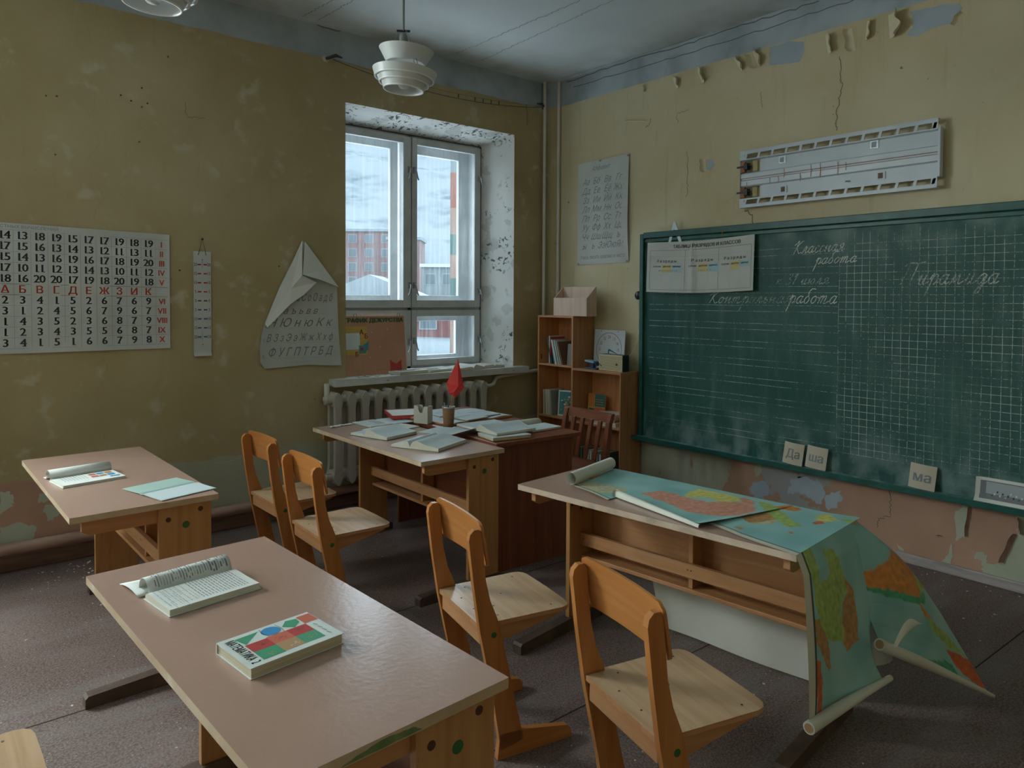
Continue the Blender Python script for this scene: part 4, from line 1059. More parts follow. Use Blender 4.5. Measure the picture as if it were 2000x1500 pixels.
strip_holes(-.19, -.168, -.138, -.128); strip_holes(.128, .134, .166, .19)
q.box(-.052, -FL, .186, -.02, 0, .19, 'enamel_white'); q.box(-.052, -FL, -.19, -.02, 0, -.186, 'enamel_white')
prof = [(-.044, -.128), (-.030, -.125), (-.030, -.05), (-.042, -.042), (-.044, -.01), (-.038, -.005), (-.038, .003), (-.044, .008), (-.044, .036), (-.032, .044), (-.030, .122), (-.044, .128)]
# reflector channels with cut-outs at the left end
for (x0, z0), (x1, z1) in zip(prof[:-1], prof[1:]):
    us = .14 if abs(z1 - z0) > .07 else 0
    q.poly([(x0, -us, z0), (x1, -us, z1), (x1, -FL, z1), (x0, -FL, z0)], 'enamel_white')
q.build('tray', t, fixn=False)
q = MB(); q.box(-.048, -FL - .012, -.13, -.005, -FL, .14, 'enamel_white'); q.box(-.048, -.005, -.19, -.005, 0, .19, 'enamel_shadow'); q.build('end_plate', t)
for z in (-.088, .083):
    q = MB(); q.box(-.06, -.062, z - .02, -.02, -.035, z + .022, 'black_plastic'); q.box(-.055, .02, z - .005, -.045, -.05, z + .006, 'black_plastic')
    q.tube([(-.05, -.06, z + .01), (-.05, -.09, z + .0), (-.045, -.085, z - .015), (-.04, -.11, z - .01)], .0035, 'black_plastic', 6); q.build('lamp_holder', t)
    q = MB(); q.box(-.046, -.035, z - .035, -.022, -.0, z + .035, 'rust'); q.build('end_bracket', t)
    q = MB(); q.box(-.0455, -.13, z - .035, -.0305, -.095, z + .03, 'wall_cutout'); q.build('cutout', t)
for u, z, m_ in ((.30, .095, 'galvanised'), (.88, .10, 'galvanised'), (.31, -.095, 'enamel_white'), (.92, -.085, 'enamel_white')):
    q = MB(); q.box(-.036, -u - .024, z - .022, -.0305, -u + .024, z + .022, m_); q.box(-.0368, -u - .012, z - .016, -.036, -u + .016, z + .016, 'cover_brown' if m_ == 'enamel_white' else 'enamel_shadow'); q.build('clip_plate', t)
q = MB()
for u, z0, z1 in ((.05, -.02, -.045), (.22, -.01, -.05), (.28, -.01, -.05), (.32, .036, -.02), (.43, -.012, -.06), (.50, .036, -.04), (.56, .036, -.05), (.67, .03, -.05), (.72, .02, -.03)):
    q.line([(u, z0), (u + .002, (z0 + z1) / 2), (u, z1)], .0035, lambda a, b, h: (-.0455 - h, -a, b), 'rust')
for z in (-.0075, .0055): q.line([(.02 + k * .12, z) for k in range(11)], .0022, lambda a, b, h: (-.0455 - h, -a, b), 'rust')
q.text('PULL', .016, lambda a, b, h: (-.031 - h, -a, b), .73, -.10, 'ink_black', off=.02)
q.build('rust_marks', t, fixn=False)
# ================================================================ PUPILS' DESKS
DL, DW, DH = 1.203, .521, .711
def make_desk(label, loc, rz, old=False, stain=False, foot0=(-.03, -.03)):
    t = thing('school_desk', label, 'desk', loc, rz, 'pupils desks')
    q = MB(); q.topbox(0, -DL, DH - .024, DW, 0, DH, 'old_edge' if old else 'desk_edge', 'desk_top')
    if stain: q.prism(jag([(.13, DH - .020), (.30, DH - .020), (.28, DH - .008), (.22, DH - .005), (.16, DH - .012)], .001, 6, 3), 'y', -DL - .0006, -DL, 'stain_green')
    q.build('tabletop', t, .0025)
    for k, (ya, yb) in enumerate(((-.04, -.018), (-DL + .018, -DL + .040))):
        q = MB(); q.box(.30, ya, .05, .497, yb, DH - .024, 'birch_z')
        yo = ya if k else yb
        sg = -1 if k else 1
        for (cx, cz, r_, m_) in ((.335, DH - .075, .010, 'knot'), (.455, DH - .052, .010, 'knot'), (.40, DH - .105, .014, 'green_dot')):
            y_ = (ya - .001) if k else (yb + .001)
            q.prism([(cx + r_ * math.cos(a * .524), cz + r_ * math.sin(a * .524)) for a in range(12)], 'y', y_, y_ + (.001 if k else -.001), m_)
            yi = (yb + .001) if k else (ya - .001)
            q.prism([(cx - .02 + .008 * math.cos(a * .524), cz - .06 + .015 * math.sin(a * .524)) for a in range(12)], 'y', yi, yi + (-.001 if k else .001), 'knot')
        q.build('side_panel', t, .002)
        q = MB(); yc = (ya + yb) / 2
        f0 = foot0[k]; q.prism([(f0, .0), (.53, .0), (.53, .04), (.50, .05), (.30, .055), (f0 + .01, .045), (f0, .035)], 'y', yc - .024, yc + .024, 'foot_wood')
        q.build('foot', t, .003)
        ya2, yb2 = (-.062, -.040) if k == 0 else (-DL + .040, -DL + .062)
        q = MB(); q.prism([(.045, DH - .026), (.47, DH - .026), (.47, DH - .085), (.07, DH - .085), (.045, DH - .07)], 'y', ya2, yb2, 'pine_x')
        q.build('bracket', t, .002)
    q = MB(); q.box(.475, -DL + .040, .31, .492, -.040, DH - .03, 'pine_y' if old else 'mahogany_y'); q.build('back_board', t)
    q = MB(); q.box(.385, -DL + .040, .305, .475, -.040, .322, 'pine_y'); q.build('shelf', t, .002)
    q = MB(); q.box(.375, -DL + .040, .372, .395, -.040, .428, 'pine_y')
    for y_ in (-.06, -.60, -.615, -DL + .06): q.box(.3745, y_ - .003, .40, .375, y_ + .003, .406, 'knot')
    q.build('rail', t, .003)
    q = MB(); q.box(.395, -DL / 2 - .01, .322, .475, -DL / 2 + .01, DH - .025, 'pine_z'); q.build('divider', t, .002)
    return t
D_FRONT = ((-4.019, -2.45, 0), R(2.8))
D_LEFT = ((-3.986, -.601, 0), R(1.0))
D_TEACH = ((-2.514, -.622, 0), R(.4))
D_MAP = ((-2.408, -2.431, 0), R(5.85))
make_desk('nearest school desk with the geometric maths textbook lying on it', *D_FRONT, stain=True)
make_desk('school desk by the window wall under the number chart, holding a thin green booklet', *D_LEFT, foot0=(.27, .045))
make_desk('school desk pushed against the dark teacher desk, covered with open books', *D_TEACH, foot0=(.0, .0))
make_desk('school desk under the world map, worn chipped edge', *D_MAP, old=True)
def onD(D, lx, ly, z=DH):
    (x, y, _), a = D; return (x + math.cos(a) * lx - math.sin(a) * ly, y + math.sin(a) * lx + math.cos(a) * ly, z)

# ================================================================ PUPILS' CHAIRS (origin: rear of the runner line, +x forward)
def make_chair(label, loc, rz, wear='seat_ply'):
    t = thing('school_chair', label, 'chair', loc, rz, 'pupils chairs')
    W_ = .165; S = .455
    for sg in (-1, 1):
        q = MB(); ya, yb = sg * (W_ - .004), sg * (W_ + .016)
        rear = [(.088, .03), (.06, .20), (.010, .44), (-.014, .60), (-.030, .735)]
        front = [(.004, .768), (.016, .755), (.020, .70), (.030, .60), (.047, .53), (.070, .475), (.082, .44), (.107, .33), (.166, .07), (.172, .045)]
        head = [(-.026, .755), (-.012, .768)]
        q.prism(rear + head + front, 'y', ya, yb, 'orange_ply_z')
        for k in range(2):
            y_ = yb + sg * .0008 if k == 0 else ya - sg * .0008
            q.prism([(.060 + .010 * math.cos(a * .524), .417 + .010 * math.sin(a * .524)) for a in range(12)], 'y', y_, y_ - sg * (.0008 if k == 0 else -.0008), 'green_dot')
        q.build('upright', t, .003)
        q = MB(); q.prism([(.075, 0), (.36, 0), (.36, .028), (.345, .044), (.175, .078), (.085, .085)], 'y', sg * (W_ + .016), sg * (W_ - .006), 'orange_ply_x'); q.build('runner', t, .003)
        q = MB(); q.prism([(.04, S - .014), (.335, S - .014), (.325, S - .028), (.13, S - .068), (.04, S - .078)], 'y', sg * (W_ - .006), sg * (W_ - .024), 'pine_x'); q.build('seat_rail', t, .003)
    q = MB(); q.box(.022, -W_ + .01, S - .072, .040, W_ - .01, S - .014, 'pine_y'); q.build('rear_rail', t, .003)
    q = MB(); q.box(.30, -W_ + .03, S - .034, .318, W_ - .03, S - .014, 'pine_y'); q.build('front_rail', t, .002)
    q = MB()
    def outline():
        p = [(.012, -W_ + .008), (.072, -W_ + .008), (.080, -W_ - .006), (.322, -W_ - .012), (.344, -W_ - .006), (.358, -W_ + .010), (.363, -W_ + .034), (.366, 0), (.363, W_ - .034), (.358, W_ - .010), (.344, W_ + .006), (.322, W_ + .012), (.080, W_ + .006), (.072, W_ - .008), (.012, W_ - .008)]
        return p
    q.prism(outline(), 'z', S - .014, S, 'pine_x', mcap=wear + '_y')
    for (x, y) in ((.10, -.13), (.10, .13), (.12, -.06), (.30, -.14), (.30, .14), (.05, .05), (.05, -.05), (.19, .02)):
        q.prism([(x + .0035 * math.cos(a), y + .0035 * math.sin(a)) for a in range(6)], 'z', S, S + .0006, 'knot')
    q.build('seat', t, .003)
    q = MB()
    def bk(u, v, e):
        y = lerp(-W_ - .020, W_ + .020, u); bow = .022 * (1 - (2 * u - 1) ** 2)
        z = .640 + .145 * v; cz = min(v, 1 - v) * .145; cy = min(u, 1 - u) * (2 * W_ + .04)
        r_ = .022
        if cz < r_ and cy < r_:   # rounded corners
            dx, dz = r_ - cy, r_ - cz; l = math.hypot(dx, dz)
            if l > r_: k = r_ / l; y += (1 if u < .5 else -1) * dx * (1 - k); z += (1 if v < .5 else -1) * dz * (1 - k)
        x = lerp(.030, .004, v) + .004 + bow * .6
        return (x + e, y, z)
    NU, NV = 20, 12
    for e, m_ in ((0, 'orange_ply_y'), (.009, 'orange_ply_y')): q.grid(lambda u, v: bk(u, v, e), NU, NV, m_)
    for fnn in (lambda a, b: bk(a, 0, .009 * b), lambda a, b: bk(a, 1, .009 * b)): q.grid(fnn, NU, 1, 'orange_ply_y')
    for fnn in (lambda a, b: bk(0, a, .009 * b), lambda a, b: bk(1, a, .009 * b)): q.grid(fnn, NV, 1, 'orange_ply_y')
    q.build('backrest', t)
    return t
c0 = make_chair('school chair nearest the camera right of the front desk, scuffed seat, facing the map desk', (-3.008, -3.529, 0), R(-14))
dup(c0, (-2.981, -2.777, 0), R(-11.2), 'school chair in the middle of the room, its seat corner pointing at the map desk')
dup(c0, (-3.036, -1.668, 0), R(-1.4), 'school chair at the book covered desk, the one nearer the front desk')
dup(c0, (-2.998, -1.045, 0), R(1.1), 'school chair nearest the radiator, partly behind another chair')
dup(c0, (-4.537, -2.866, 0), R(0), 'school chair cut off at the bottom left corner, only its seat corner showing')

# ================================================================ TEACHER'S DESK AND CHAIR
t = thing('teacher_desk', 'dark brown varnished teacher desk in front of the bookshelf', 'desk', (-1.365, -1.778, 0), R(-3))
TH = .722; TL = 1.23; TW = .615
q = MB(); q.box(-TW, 0, TH - .022, 0, TL, TH, 'mahogany_y'); q.build('tabletop', t, .003)
q = MB(); q.box(-TW + .03, .045, 0, -.035, .063, TH - .022, 'mahogany_z'); q.build('end_panel', t, .002)
q = MB(); q.box(-TW + .03, TL - .063, 0, -.035, TL - .045, TH - .022, 'mahogany_z'); q.build('end_panel', t, .002)
q = MB(); q.box(-TW + .05, .40, .05, -.035, .418, TH - .022, 'mahogany_z'); q.build('inner_panel', t, .002)
q = MB(); q.box(-TW + .05, .063, .18, -TW + .066, TL - .063, TH - .022, 'mahogany_y'); q.build('modesty_panel', t)
for i in range(4):
    q = MB(); z0 = .09 + i * .155; q.box(-.035, .068, z0, -.018, .395, z0 + .148, 'mahogany_y'); dr = q.build('drawer', t, .002)
    q = MB(); q.tube([(-.018, .19, z0 + .075), (.0, .20, z0 + .075), (.0, .26, z0 + .075), (-.018, .27, z0 + .075)], .004, 'latch_metal', 8); q.build('handle', dr)

t = thing('teacher_chair', 'reddish brown slat back chair tucked behind the teacher desk', 'chair', (-.925, -1.385, 0), R(180))
CWd = .20; TZ = .755
for sg in (-1, 1):
    q = MB(); q.prism([(-.03, 0), (.0, 0), (.055, .40), (.05, .48), (.012, .70), (-.008, TZ), (-.034, TZ), (-.018, .70), (.012, .42)], 'y', sg * CWd - .016, sg * CWd + .016, 'mahogany_z'); q.build('back_leg', t, .003)
    q = MB(); q.box(.36, sg * CWd - .017, 0, .394, sg * CWd + .017, .42, 'mahogany_z'); q.build('front_leg', t, .003)
    q = MB(); q.box(.05, sg * CWd - .01, .37, .36, sg * CWd + .01, .42, 'mahogany_x'); q.build('seat_rail', t)
q = MB(); q.box(.02, -CWd - .02, .42, .41, CWd + .02, .442, 'mahogany_y'); q.build('seat', t, .005)
q = MB(); q.box(.365, -CWd, .37, .385, CWd, .42, 'mahogany_y'); q.build('front_rail', t)
q = MB()
def tr(u, v, e): return (-.036 - .012 * math.sin(u * PI) + e + (1 - v) * .016, lerp(-CWd - .02, CWd + .02, u), TZ - .055 + .06 * v)
q.grid(lambda u, v: tr(u, v, 0), 12, 1, 'mahogany_y'); q.grid(lambda u, v: tr(u, v, .02), 12, 1, 'mahogany_y')
for vv in (0, 1): q.grid(lambda u, v: tr(u, vv, .02 * v), 12, 1, 'mahogany_y')
for uu in (0, 1): q.grid(lambda u, v: tr(uu, u, .02 * v), 1, 1, 'mahogany_y')
q.build('top_rail', t)
for k in range(4):
    y = -.12 + k * .08; q = MB(); q.prism([(-.018, TZ - .05), (.002, TZ - .05), (.058, .45), (.045, .45)], 'y', y - .014, y + .014, 'mahogany_z'); q.build('slat', t, .002)

# ================================================================ BOOKSHELF
t = thing('bookcase', 'stepped pine bookcase in the corner, tall left bay and lower right bay', 'bookcase', (-.25, -1.07, 0))
Y1, Y2, Y3 = 0, .515, .935     # right end, middle upright, left end (local y)
SD = .235; HT, HL = 1.362, .942
def bb(nm, x0, y0, z0, x1, y1, z1, m): q = MB(); q.box(x0, y0, z0, x1, y1, z1, m); return q.build(nm, t, .0015)
bb('side_board', 0, Y1 - .012, 0, SD, Y1 - .002, HL - .018, 'pine_z')
bb('side_board', 0, Y2 - .009, 0, SD, Y2 + .009, HT - .016, 'pine_z')
bb('side_board', 0, Y3 - .018, 0, SD, Y3, HT - .016, 'pine_inner_z')
bb('top_board', 0, Y2 - .009, HT - .016, SD, Y3, HT, 'pine_y')
bb('top_board', 0, Y1 - .012, HL - .018, SD, Y2 - .009, HL, 'pine_y')
bb('back_panel', SD - .006, Y2 + .009, .05, SD, Y3 - .018, HT - .016, 'pine_inner_z')
bb('back_panel', SD - .006, Y1 - .002, .05, SD, Y2 - .009, HL - .018, 'pine_inner_z')
SHL = (.955, .52, .06)
for z in SHL: bb('shelf', 0, Y2 + .009, z - .016, SD - .006, Y3 - .018, z, 'pine_y')
for z in (.515, .06): bb('shelf', 0, Y1 - .002, z - .016, SD - .006, Y2 - .009, z, 'pine_y')
q = MB(); q.box(.02, Y3 - .0195, .985, .035, Y3 - .018, 1.03, 'mahogany_z'); q.build('hinge_mark', t)

def shut_book(label, cat, loc, w_, h_, d_, lean, cover, inner='page_edge', group=None, face=None, rz=0):
    """upright book: spine at -x, thickness d_ along +y, height h_; leaned about its bottom edge"""
    tt = thing('book', label, cat, loc, rz, group)
    T = Matrix.Rotation(lean, 4, 'X')
    q = MB(); q.box(.003, .0015, .003, w_ - .003, d_ - .0015, h_ - .003, inner, T); q.build('page_block', tt)
    q = MB(); q.box(0, 0, 0, w_, .0015, h_, cover, T); q.box(0, d_ - .0015, 0, w_, d_, h_, cover, T); q.box(0, .0015, 0, .003, d_ - .0015, h_, cover, T)
    if face: face(q, T, w_, h_, d_)
    q.build('cover', tt)
    return tt
G1 = 'slim books leaning on the top left shelf'
xs = -.235; ytop = -1.07
def yl(v): return -1.07 + v
specs = [(.800, .0, .235, .008, 'cover_white', 'tall white backed book standing upright, first from the left'), (.790, .0, .225, .007, 'cover_red', 'thin red book standing second from the left'),
         (.775, .20, .225, .012, 'cover_darkgreen', 'dark green book, leftmost leaning one,'), (.735, .24, .215, .006, 'cover_grey', 'thin grey book leaning next to the dark green one'),
         (.715, .26, .21, .014, 'cover_white', 'thick white book leaning mid row'), (.685, .28, .21, .007, 'page_blue', 'thin pale blue book leaning right of the thick white one'),
         (.660, .30, .205, .006, 'paper_old', 'cream book leaning near the right end'), (.638, .32, .20, .006, 'cover_brown', 'brown book leaning last in the row')]
for v, ln, h_, d_, cv, lb in specs:
    shut_book(lb + ' on the upper bookcase shelf', 'book', (xs, yl(v), .9555), .165, h_, d_, -ln, cv, 'page_edge', G1)
def orange_face(q, T, w_, h_, d_):
    q.prism([(.085 + .045 * math.cos(a * .4), h_ - .055 + .045 * math.sin(a * .4)) for a in range(16)], 'y', -.0012, -.0002, 'cover_orange', T)
    q.prism([(.085 + .03 * math.cos(a * .4), h_ - .055 + .03 * math.sin(a * .4)) for a in range(16)], 'y', -.002, -.0012, 'cover_yellow', T)
G2 = 'grey exercise books on the middle left shelf'
rnd = random.Random(3)
for k in range(7):
    shut_book('%s of the upright beige exercise books from the left on the middle left shelf' % ('first', 'second', 'third', 'fourth', 'fifth', 'sixth', 'seventh')[k], 'book', (xs, yl(.862 - k * .0165), .5205), .16, .215 + rnd.uniform(-.006, .004), .013, -.02 - k * .012, ('paper_old', 'cover_tan', 'paper_old', 'page_edge', 'paper_old', 'card_cream', 'cover_grey')[k], 'page_edge', G2)
def cat_face(q, T, w_, h_, d_):
    q.box(.012, -.001, .012, w_ - .012, 0, h_ - .012, 'cover_teal', T)
    rr2 = random.Random(11)
    for i in range(46):
        cx, cz = rr2.gauss(.085, .028), rr2.gauss(.10, .04)
        if .02 < cx < w_ - .02 and .02 < cz < h_ - .02:
            s_ = rr2.uniform(.004, .013); a = rr2.uniform(0, 3)
            q.prism([(cx + s_ * math.cos(a + k * 1.3), cz + s_ * .7 * math.sin(a + k * 1.3)) for k in range(5)], 'y', -.0016 - i * .00002, -.001, rr2.choice(['cover_orange', 'cover_tan', 'cover_yellow', 'cover_white', 'cover_brown', 'cover_coral']), T)
# books shown with their front cover towards the room
def faced(label, yc, zb, wd, h_, lean, m, fn, x=-.16, rzz=.0, grp=None):
    tt = thing('book', label, 'book', (x, yc, zb), -PI / 2 + rzz, grp)
    T = Matrix.Rotation(-lean, 4, 'X')
    q = MB(); q.box(.002, .002, .002, wd - .002, .010, h_ - .002, 'page_edge', T); q.build('page_block', tt)
    q = MB(); q.box(0, 0, 0, wd, .002, h_, m, T); q.box(0, .010, 0, wd, .012, h_, m, T); fn(q, T, wd, h_, 0); q.build('cover', tt); return tt
faced('picture book with orange animal on teal cover, facing out on the middle left shelf', yl(.735), .5205, .165, .215, .10, 'cover_white', cat_face, -.20, .35)
faced('book with orange circle on its cover, right end of the top left shelf', yl(.628), .9555, .10, .175, .12, 'cover_grey', orange_face, -.20, .30)
def checker(q, T, w_, h_, d_):
    q.box(.0, -.001, h_ / 2, w_ * .38, 0, h_, 'cover_orange', T); q.box(w_ * .40, -.001, h_ / 2 + .005, w_, 0, h_, 'cover_darkgreen', T)
    q.box(w_ * .06, -.001, 0, w_ * .38, 0, h_ / 2 - .01, 'cover_darkgreen', T); q.box(w_ * .40, -.001, 0, w_, 0, h_ / 2 - .002, 'cover_coral', T)
    for k in range(3): q.box(w_ * .45, -.0016, h_ * .60 + k * .02, w_ * .9, -.001, h_ * .62 + k * .02, 'cover_tan', T)
faced('book with orange and dark green checkered cover standing in the right bay', yl(.462), .5155, .17, .215, .06, 'cover_yellow', checker, -.12, .12)
G3 = 'books lying in a heap in the right bay'
for k, (a, wdt, hh, dz, m_, lb) in enumerate(((.02, .20, .27, .030, 'paper_old', 'thick cream book at the bottom of the heap in the right bay'), (.0, .19, .25, .022, 'cover_tan', 'tan book in the middle of the heap in the right bay'), (.18, .17, .22, .012, 'page_blue', 'pale blue booklet near the top of the heap in the right bay'), (-.12, .18, .24, .018, 'paper_old', 'yellowed book on top of the heap in the right bay'))):
    z0 = .5155 + (0, .0305, .053, .0655)[k]
    tt = thing('book', lb, 'book', (-.235 + .01 * k, yl(.05 + .02 * k), z0), a, G3)
    q = MB(); q.box(.004, .004, .0015, wdt - .004, hh - .004, dz - .0015, 'page_edge'); q.build('page_block', tt)
    q = MB(); q.box(0, 0, 0, wdt, hh, .0015, m_); q.box(0, 0, dz - .0015, wdt, hh, dz, m_); q.box(0, 0, .0015, wdt, .002, dz - .0015, m_); q.build('cover', tt)
G4 = 'books on the bottom right shelf'
for k, (m_, d_, h_) in enumerate((('cover_brown', .030, .24), ('cover_darkgreen', .020, .24), ('cover_brown', .022, .245), ('paper_old', .018, .235), ('paper_old', .014, .23), ('cover_teal', .022, .24), ('cover_grey', .03, .24), ('cover_white', .016, .22), ('cover_darkgreen', .03, .235))):
    shut_book('%s book, %s from left on the bottom right shelf' % (('dark brown', 'dark green', 'brown', 'cream', 'thin cream', 'teal', 'grey', 'white', 'deep green')[k], ('first', 'second', 'third', 'fourth', 'fifth', 'sixth', 'seventh', 'eighth', 'ninth')[k]), 'book', (xs, yl(.44 - k * .034), .0605), .17, h_, d_, .0, m_, 'page_edge', G4)

# on top of the bookcase
t = thing('magazine_holder', 'pale plywood slanted magazine holder standing on top of the bookcase', 'box', (-.235, -.70, HT + .001))
MW = .385; MD = .115
q = MB(); q.box(0, 0, 0, .008, MW, .148, 'ply_pink_z'); q.build('front_board', t, .001)
q = MB(); q.box(MD - .008, 0, 0, MD, MW, .24, 'ply_pink_z'); q.build('back_board', t, .001)
for y in (0, MW - .008):
    q = MB(); q.prism([(.008, 0), (MD - .008, 0), (MD - .008, .24), (.008, .148)], 'y', y, y + .008, 'ply_pink_z'); q.build('side_board', t, .001)
q = MB(); q.box(.008, .008, 0, MD - .008, MW - .008, .006, 'ply_pink_x'); q.build('bottom_board', t)
q = MB(); q.box(-.20, -.31, HT + .001, -.06, -.285, HT + .085, 'ply_pink_z'); tag(q.build('wooden_box', bevel=.002), 'small pale wooden box left of the magazine holder on the bookcase', 'box')

t = thing('teaching_clock', 'square white clock board with red numbers leaning on the wall above the lower bay', 'clock', (-.085, -.80, HL + .001), 0)
LN = .12
def KC(u, v, h=0): return (v * math.sin(LN) * .55 - h, -u, v * math.cos(LN * .55))
q = MB()
q.grid(lambda a, b: KC(lerp(-.163, .163, a), lerp(0, .312, b), .003), 2, 2, 'clock_face', False); q.grid(lambda a, b: KC(lerp(-.163, .163, a), lerp(0, .312, b), -.003), 2, 2, 'clock_face', False)
for e in ((-.163, 0, .163, 0), (.163, 0, .163, .312), (.163, .312, -.163, .312), (-.163, .312, -.163, 0)):
    q.add([KC(e[0], e[1], .003), KC(e[2], e[3], .003), KC(e[2], e[3], -.003), KC(e[0], e[1], -.003)], [(0, 1, 2, 3)], 'clock_face')
q.line([(.135 * math.cos(a * PI / 24), .155 + .135 * math.sin(a * PI / 24)) for a in range(49)], .0035, KC, 'ink_black', .0036)
for k in range(12):
    a = PI / 2 - k * PI / 6; s = str(12 + k) if k else '24'
    q.text(s, .036, KC, .112 * math.cos(a) * .9, .155 + .112 * math.sin(a) * .9 - .012, 'ink_red', h=.0038, sx=.8, off=.006)
for u in (-.09, .09): q.prism([(.004 * math.cos(a) - u, .300 + .004 * math.sin(a)) for a in range(6)], 'x', -.0008 - .0 + KC(0, .3, .004)[0], KC(0, .3, .003)[0], 'ink_black')
q.build('dial', t, fixn=False)
q = MB()
for ang, ln_, wd_ in ((R(-18), .115, .012), (R(-95), .065, .012)):
    c_, s_ = math.cos(ang), math.sin(ang); q.add([KC(-wd_ * s_ * -.6, .155 - wd_ * c_ * .6, .006), KC(c_ * ln_, .155 + s_ * ln_, .006), KC(wd_ * s_ * -.6, .155 + wd_ * c_ * .6, .006)], [(0, 1, 2)], 'clock_hand')
q.build('hands', t, fixn=False, solid=.002)

t = thing('radio', 'small cream radio with horizontal grille and dark side standing before the clock', 'radio', (-.20, -1.055, HL + .001))
q = MB(); q.box(.0, 0, 0, .075, .24, .128, 'radio_dark'); q.build('case', t, .003)
q = MB(); q.box(-.006, .0, .002, 0, .24, .126, 'radio_cream')
for k in range(11): q.box(-.0068, .008, .012 + k * .0098, -.006, .232, .0155 + k * .0098, 'radio_slot')
q.build('grille', t)
q = MB(); q.lathe([(0, -.012), (.008, -.011), (.009, -.006)], 'cover_brown', (0, .055, .055), 12, axis='x'); q.build('knob', t)
q = MB(); q.tube(catmull([(.07, .02, .10), (.13, .0, .16), (.16, -.02, .24), (.197, -.04, .29)], 6), .003, 'cable_cream', 6); q.build('cable', t)

t = thing('hole_punch', 'dark blue hole punch with pale lever on the bookcase beside the radio', 'hole punch', (-.225, -.80, HL + .001))
q = MB(); q.box(0, 0, 0, .07, .13, .010, 'punch_blue'); q.box(.02, .05, .010, .05, .085, .045, 'punch_blue'); q.prism([(.02, .03), (.05, .03), (.055, .055), (.015, .055)], 'y', .01, .035, 'punch_blue'); q.build('base', t, .002)
q = MB(); q.prism([(.03, .050), (.125, .060), (.125, .072), (.03, .066)], 'x', .0, .06, 'punch_top'); q.build('lever', t, .002)
q = MB(); q.tube(catmull([(.02, .03, .015), (.01, -.02, .05), (.02, -.04, .03), (.03, -.03, .008), (.04, -.06, .006)], 5), .0022, 'cable_dark', 6); q.build('wire_loop', t)
# ================================================================ OPEN BOOKS
def profile(width, T, kind):
    """cross-section of one half of an open book, from the spine outwards: top curve [(d, z)]"""
    w_ = width
    if kind == 'flat': return [(0, T * .55), (w_ * .04, T * .9), (w_ * .12, T * 1.12), (w_ * .3, T * 1.1), (w_ * .6, T * .98), (w_, T * .95)]
    if kind == 'hump': return [(0, T * .4), (w_ * .03, T * 1.1), (w_ * .09, T + .014), (w_ * .18, T + .022), (w_ * .32, T + .018), (w_ * .55, T + .006), (w_ * .8, T), (w_, T * .8)]
    if kind == 'thin': return [(0, .0016), (w_ * .1, .0055), (w_ * .3, .0045), (w_ * .7, .003), (w_, .0028)]
    if kind == 'wave': return [(0, .004), (w_ * .12, .012), (w_ * .35, .009), (w_ * .6, .004), (w_ * .85, .010), (w_, .020)]
    if kind == 'sag': return [(0, .012), (w_ * .25, .006), (w_ * .5, .004), (w_ * .8, .012), (w_, .022)]
def open_book(name, label, c, rz, length, wn, wf, Tn, Tf, kn='flat', kf='flat', paper='paper', cover='cover_grey', prints=None, roll=None, group=None):
    """spine along local x at y=0; near half towards -y, far half towards +y; c = spine centre"""
    t = thing(name, label, 'book' if name == 'open_book' else 'booklet', c, rz, group)
    h = length / 2
    q = MB()
    if cover:
        q.box(-h - .003, -wn - .004, 0, h + .003, wf + .004, .0015, cover); q.build('cover', t)
    for sg, wd, T, kd, nm in ((-1, wn, Tn, kn, 'pages'), (1, wf, Tf, kf, 'pages')):
        if wd <= 0: continue
        pr = [(p.x, p.y) for p in catmull([(a, b, 0) for a, b in profile(wd, T, kd)], 3)]
        zb = .0016
        top = pr; thin = kd in ('thin', 'wave', 'sag')
        q = MB()
        q.grid(lambda u, v: (lerp(-h, h, u), sg * interp([(i / (len(top) - 1), a, b) for i, (a, b) in enumerate(top)], v)[0], interp([(i / (len(top) - 1), a, b) for i, (a, b) in enumerate(top)], v)[1]), 1, len(top) - 1, paper)
        for x in (-h, h):
            if thin: q.add([(x, sg * a, b) for a, b in top] + [(x, sg * a, b - .0014) for a, b in top][::-1], [tuple(range(2 * len(top)))], 'page_edge')
            else: q.add([(x, sg * a, b) for a, b in top] + [(x, sg * wd, zb), (x, 0, zb)], [tuple(range(len(top) + 2))], 'paper_old')
        e0 = top[-1][1] - .0014 if thin else zb
        q.add([(-h, sg * wd, e0), (h, sg * wd, e0), (h, sg * wd, top[-1][1]), (-h, sg * wd, top[-1][1])], [(0, 1, 2, 3)], 'paper_old')
        def PM(u, v, hh=0, top=top, sg=sg):
            d = max(0.0, abs(v)); zz = top[-1][1]
            for i in range(len(top) - 1):
                if top[i][0] <= d <= top[i + 1][0]:
                    zz = lerp(top[i][1], top[i + 1][1], (d - top[i][0]) / (top[i + 1][0] - top[i][0] or 1)); break
            return (u, sg * d, zz + hh)
        if prints: prints(q, PM, sg, wd, h)
        q.build(nm, t, fixn=False)
    if roll: roll(t, h)
    return t
def text_rows(q, PM, sg, wd, h, seed=1, m='print_ink', frac=1.0, x0=None, x1=None, gap=.0085, lw=.0022):
    """printed lines run across the page, at right angles to the spine is v"""
    rnd = random.Random(seed); x0 = -h + .015 if x0 is None else x0; x1 = h - .015 if x1 is None else x1
    # text reads with lines perpendicular to the spine direction x: lines at constant x
    x = x0
    while x < x1:
        a = .018; b = wd * frac - .016
        cur = a
        while cur < b:
            l = rnd.uniform(.008, .024); e = min(b, cur + l)
            q.line([(x, lerp(cur, e, k / 2)) for k in range(3)], lw, lambda u, v, hh: PM(u, v, hh), m, .0009)
            cur = e + .0035
        x += gap
